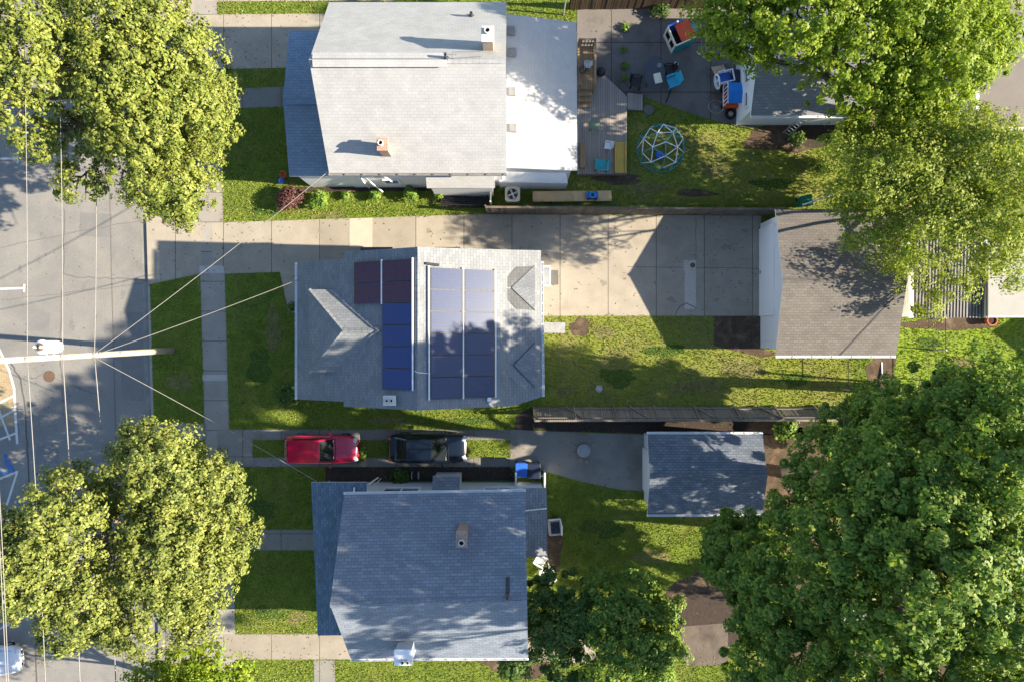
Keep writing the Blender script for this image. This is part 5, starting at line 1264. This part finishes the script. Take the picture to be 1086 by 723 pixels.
    wp.tube([(xb,-.1,zs-.02),(xb-.12,-.62,zs+.03)], .014, 5).tube([(xb,.5,zs-.02),(xb-.12,-.02,zs+.03)], .014, 5)
    wp.build('wiper', 'black', t, local=True)
    sm = MB()
    for y in (-.78,.78): sm.tube([(xb+.02,y*hw*.98,zs-.045),(hl*.62,y*hw*.96,.925 if kind=='suv' else .885),(hl*.86,y*hw*.86,.83 if kind=='suv' else .79)], .009, 4)
    sm.tube([(xb+.05,-.75*hw,zs-.035),(xb+.09,0,zs-.02),(xb+.05,.75*hw,zs-.035)], .022, 4)
    sm.build('bonnet_seam', 'black', t, local=True)
    MB().tube([(xr1*hl+.25,0,zr),(xr1*hl+.05,0,zr+.09)], .012, 5).build('aerial', 'black', t, local=True)
    MB().box((hl*.985,0,.45), (.06,.9,.16)).build('grille', 'black', t, local=True)
    MB().box((-hl*.99,0,.66), (.03,.5,.12)).build('number_plate', 'white', t, local=True)
    return t
def thing_part(name, parent):
    # a hub mesh carries tyre and rim as its sub-parts
    return MB().add([(0,0,.05),(.001,0,.05),(0,.001,.05)], [(0,1,2)]).build(name, 'black', parent, local=True, uv=False)
car('red hatchback parked on the strip driveway', 340, 476.8, 0, 'paint_red', 4.42, 1.82, 1.58, 'suv')
car('dark blue sedan parked on the strip driveway', 453.5, 475.8, 0, 'paint_navy', 4.78, 1.88, 1.47, 'sedan')
car('white car parked in the bay across the road', -22, 704, R(4), 'paint_white', 4.5, 1.82, 1.5, 'suv')

# ------------------------------------------------------------------ utility pole and wires
PB = G(183,371.5); PH = 15.2
up = thing('utility_pole', 'weathered wooden utility pole with transformer at the kerb', 'utility pole', PB)
PT = PB + Vector((-.15,-.25,PH))
def pole_at(h): return PB.lerp(PT, h/PH)
MB().tube([PB-Vector((0,0,.3)), pole_at(4), pole_at(9), PT], [.19,.17,.145,.12], 14).build('pole', 'pole_wood', up, smooth=True)
tz = pole_at(11.2)
tr = MB().lathe([(.02,-.62),(.28,-.6),(.30,-.5),(.30,.42),(.33,.44),(.33,.5),(.2,.58),(.05,.6)], tz+Vector((0,.5,0)), 20).build('transformer', 'white', up, smooth=False)
MB().lathe([(.19,0),(.19,.04),(.06,.1)], tz+Vector((0,.5,.585)), 16).build('cap', 'rust', tr)
br = MB()
for dx in (-.14,.14): br.lathe([(.05,0),(.07,.08),(.05,.16),(.06,.24),(.03,.3)], tz+Vector((dx,.5,.55)), 10)
br.build('bushing', 'cream', tr)
MB().box(tz+Vector((0,.17,.2)), (.1,.5,.08)).box(tz+Vector((0,.17,-.3)), (.1,.5,.08)).build('bracket', 'grey_metal', up)
MB().box(pole_at(14.2)+Vector((-.16,0,0)), (.12,2.4,.12), R(2)).build('crossarm', 'pole_wood', up)
for y in (-1.05,0,1.05): MB().lathe([(.04,0),(.07,.06),(.04,.12),(.06,.18),(.02,.22)], pole_at(14.2)+Vector((-.16,y,.06)), 10).build('insulator', 'stone', up)
for z in (8.2,10.6,12.9): MB().lathe([(.05,-.07),(.08,-.03),(.05,0),(.08,.04),(.05,.08)], pole_at(z)+Vector((.2,0,0)), 10).build('insulator', 'stone', up)
MB().box(pole_at(5.8)+Vector((.2,0,0)), (.16,.2,.35)).box(pole_at(9.6)+Vector((.17,0,0)), (.1,.14,.5)).build('meter_box', 'grey_metal', up)
def wire(label, a, b, sag, r=.022, group=None, mat='wire'):
    a, b = Vector(a), Vector(b); n = 26
    P_ = [a.lerp(b,i/n)-Vector((0,0,sag*4*(i/n)*(1-i/n))) for i in range(n+1)]
    tag(MB().tube(P_, r, 6).build('overhead_wire', mat, uv=False, smooth=True), label, 'wire', group)
sd = Vector((math.sin(R(1.9)), -math.cos(R(1.9)), 0))
for h, r, lb, sg in ((8.2,.025,'thick low telephone wire','1'),(10.6,.022,'middle power wire','2'),(12.9,.017,'high power wire','3')):
    q = pole_at(h)+Vector((.22,0,0))
    wire(f'{lb} running down the street from the pole toward the bottom', q, q+sd*38, .9 if h < 9 else .5, r)
    wire(f'{lb} running up the street from the pole toward the top', q, q-sd*38, .9 if h < 9 else .5, r*.85)
q = pole_at(14.45)
for dy, nm in ((-1.05,'outermost'),(1.05,'second')):
    wire(f'{nm} thin wire at the left edge running down the street', q+Vector((-.16,dy,.05)), q+Vector((-.16,dy,.05))+sd*38, .4, .016)
q8 = pole_at(8.0)
wire('service wire from the pole to the pale roofed house', q8, (-10.2,9.3,4.9), .35, .017)
wire('service wire from the pole to the solar roofed house', q8-Vector((0,0,.15)), (-11.85,3.4,4.7), .3, .017)
wire('service wire from the pole to the slate-blue roofed house', q8-Vector((0,.1,.1)), (-11.0,-8.1,3.6), .3, .017)

# ------------------------------------------------------------------ light, sky, camera
w = bpy.data.worlds.new('World'); SC.world = w; w.use_nodes = True
nt = w.node_tree; nt.nodes.clear()
sky = nt.nodes.new('ShaderNodeTexSky'); sky.sky_type = 'NISHITA'; sky.sun_disc = False
sky.sun_elevation = R(SUN_EL); sky.sun_rotation = R(90-SUN_AZ)
sky.air_density = 1.0; sky.dust_density = .6; sky.ozone_density = 2.2
bg_ = nt.nodes.new('ShaderNodeBackground'); bg_.inputs[1].default_value = .085
ow = nt.nodes.new('ShaderNodeOutputWorld'); hs = nt.nodes.new('ShaderNodeHueSaturation'); hs.inputs['Saturation'].default_value = 1.0
nt.links.new(sky.outputs[0], hs.inputs['Color']); nt.links.new(hs.outputs[0], bg_.inputs[0]); nt.links.new(bg_.outputs[0], ow.inputs[0])
sl = bpy.data.lights.new('sun', 'SUN'); sl.energy = 5.0; sl.angle = R(.45); sl.color = (1.0,.88,.69)
so = bpy.data.objects.new('sun', sl); COL.objects.link(so)
sdir = Vector((math.cos(R(SUN_EL))*math.cos(R(SUN_AZ)), math.cos(R(SUN_EL))*math.sin(R(SUN_AZ)), math.sin(R(SUN_EL))))
so.rotation_euler = sdir.to_track_quat('Z','Y').to_euler(); so.location = (60,-5,40)
cd = bpy.data.cameras.new('camera'); cd.sensor_width = 36; cd.lens = 36*FPX/1086; cd.clip_end = 2000
co = bpy.data.objects.new('camera', cd); COL.objects.link(co); co.location = (0,0,CAMH); co.rotation_euler = (0,0,0)
SC.camera = co
vs = SC.view_settings; vs.view_transform = 'Standard'; vs.look = 'None'; vs.gamma = 1; vs.exposure = 1.9
SC.cycles.max_bounces = 6; SC.cycles.transmission_bounces = 4; SC.cycles.diffuse_bounces = 3
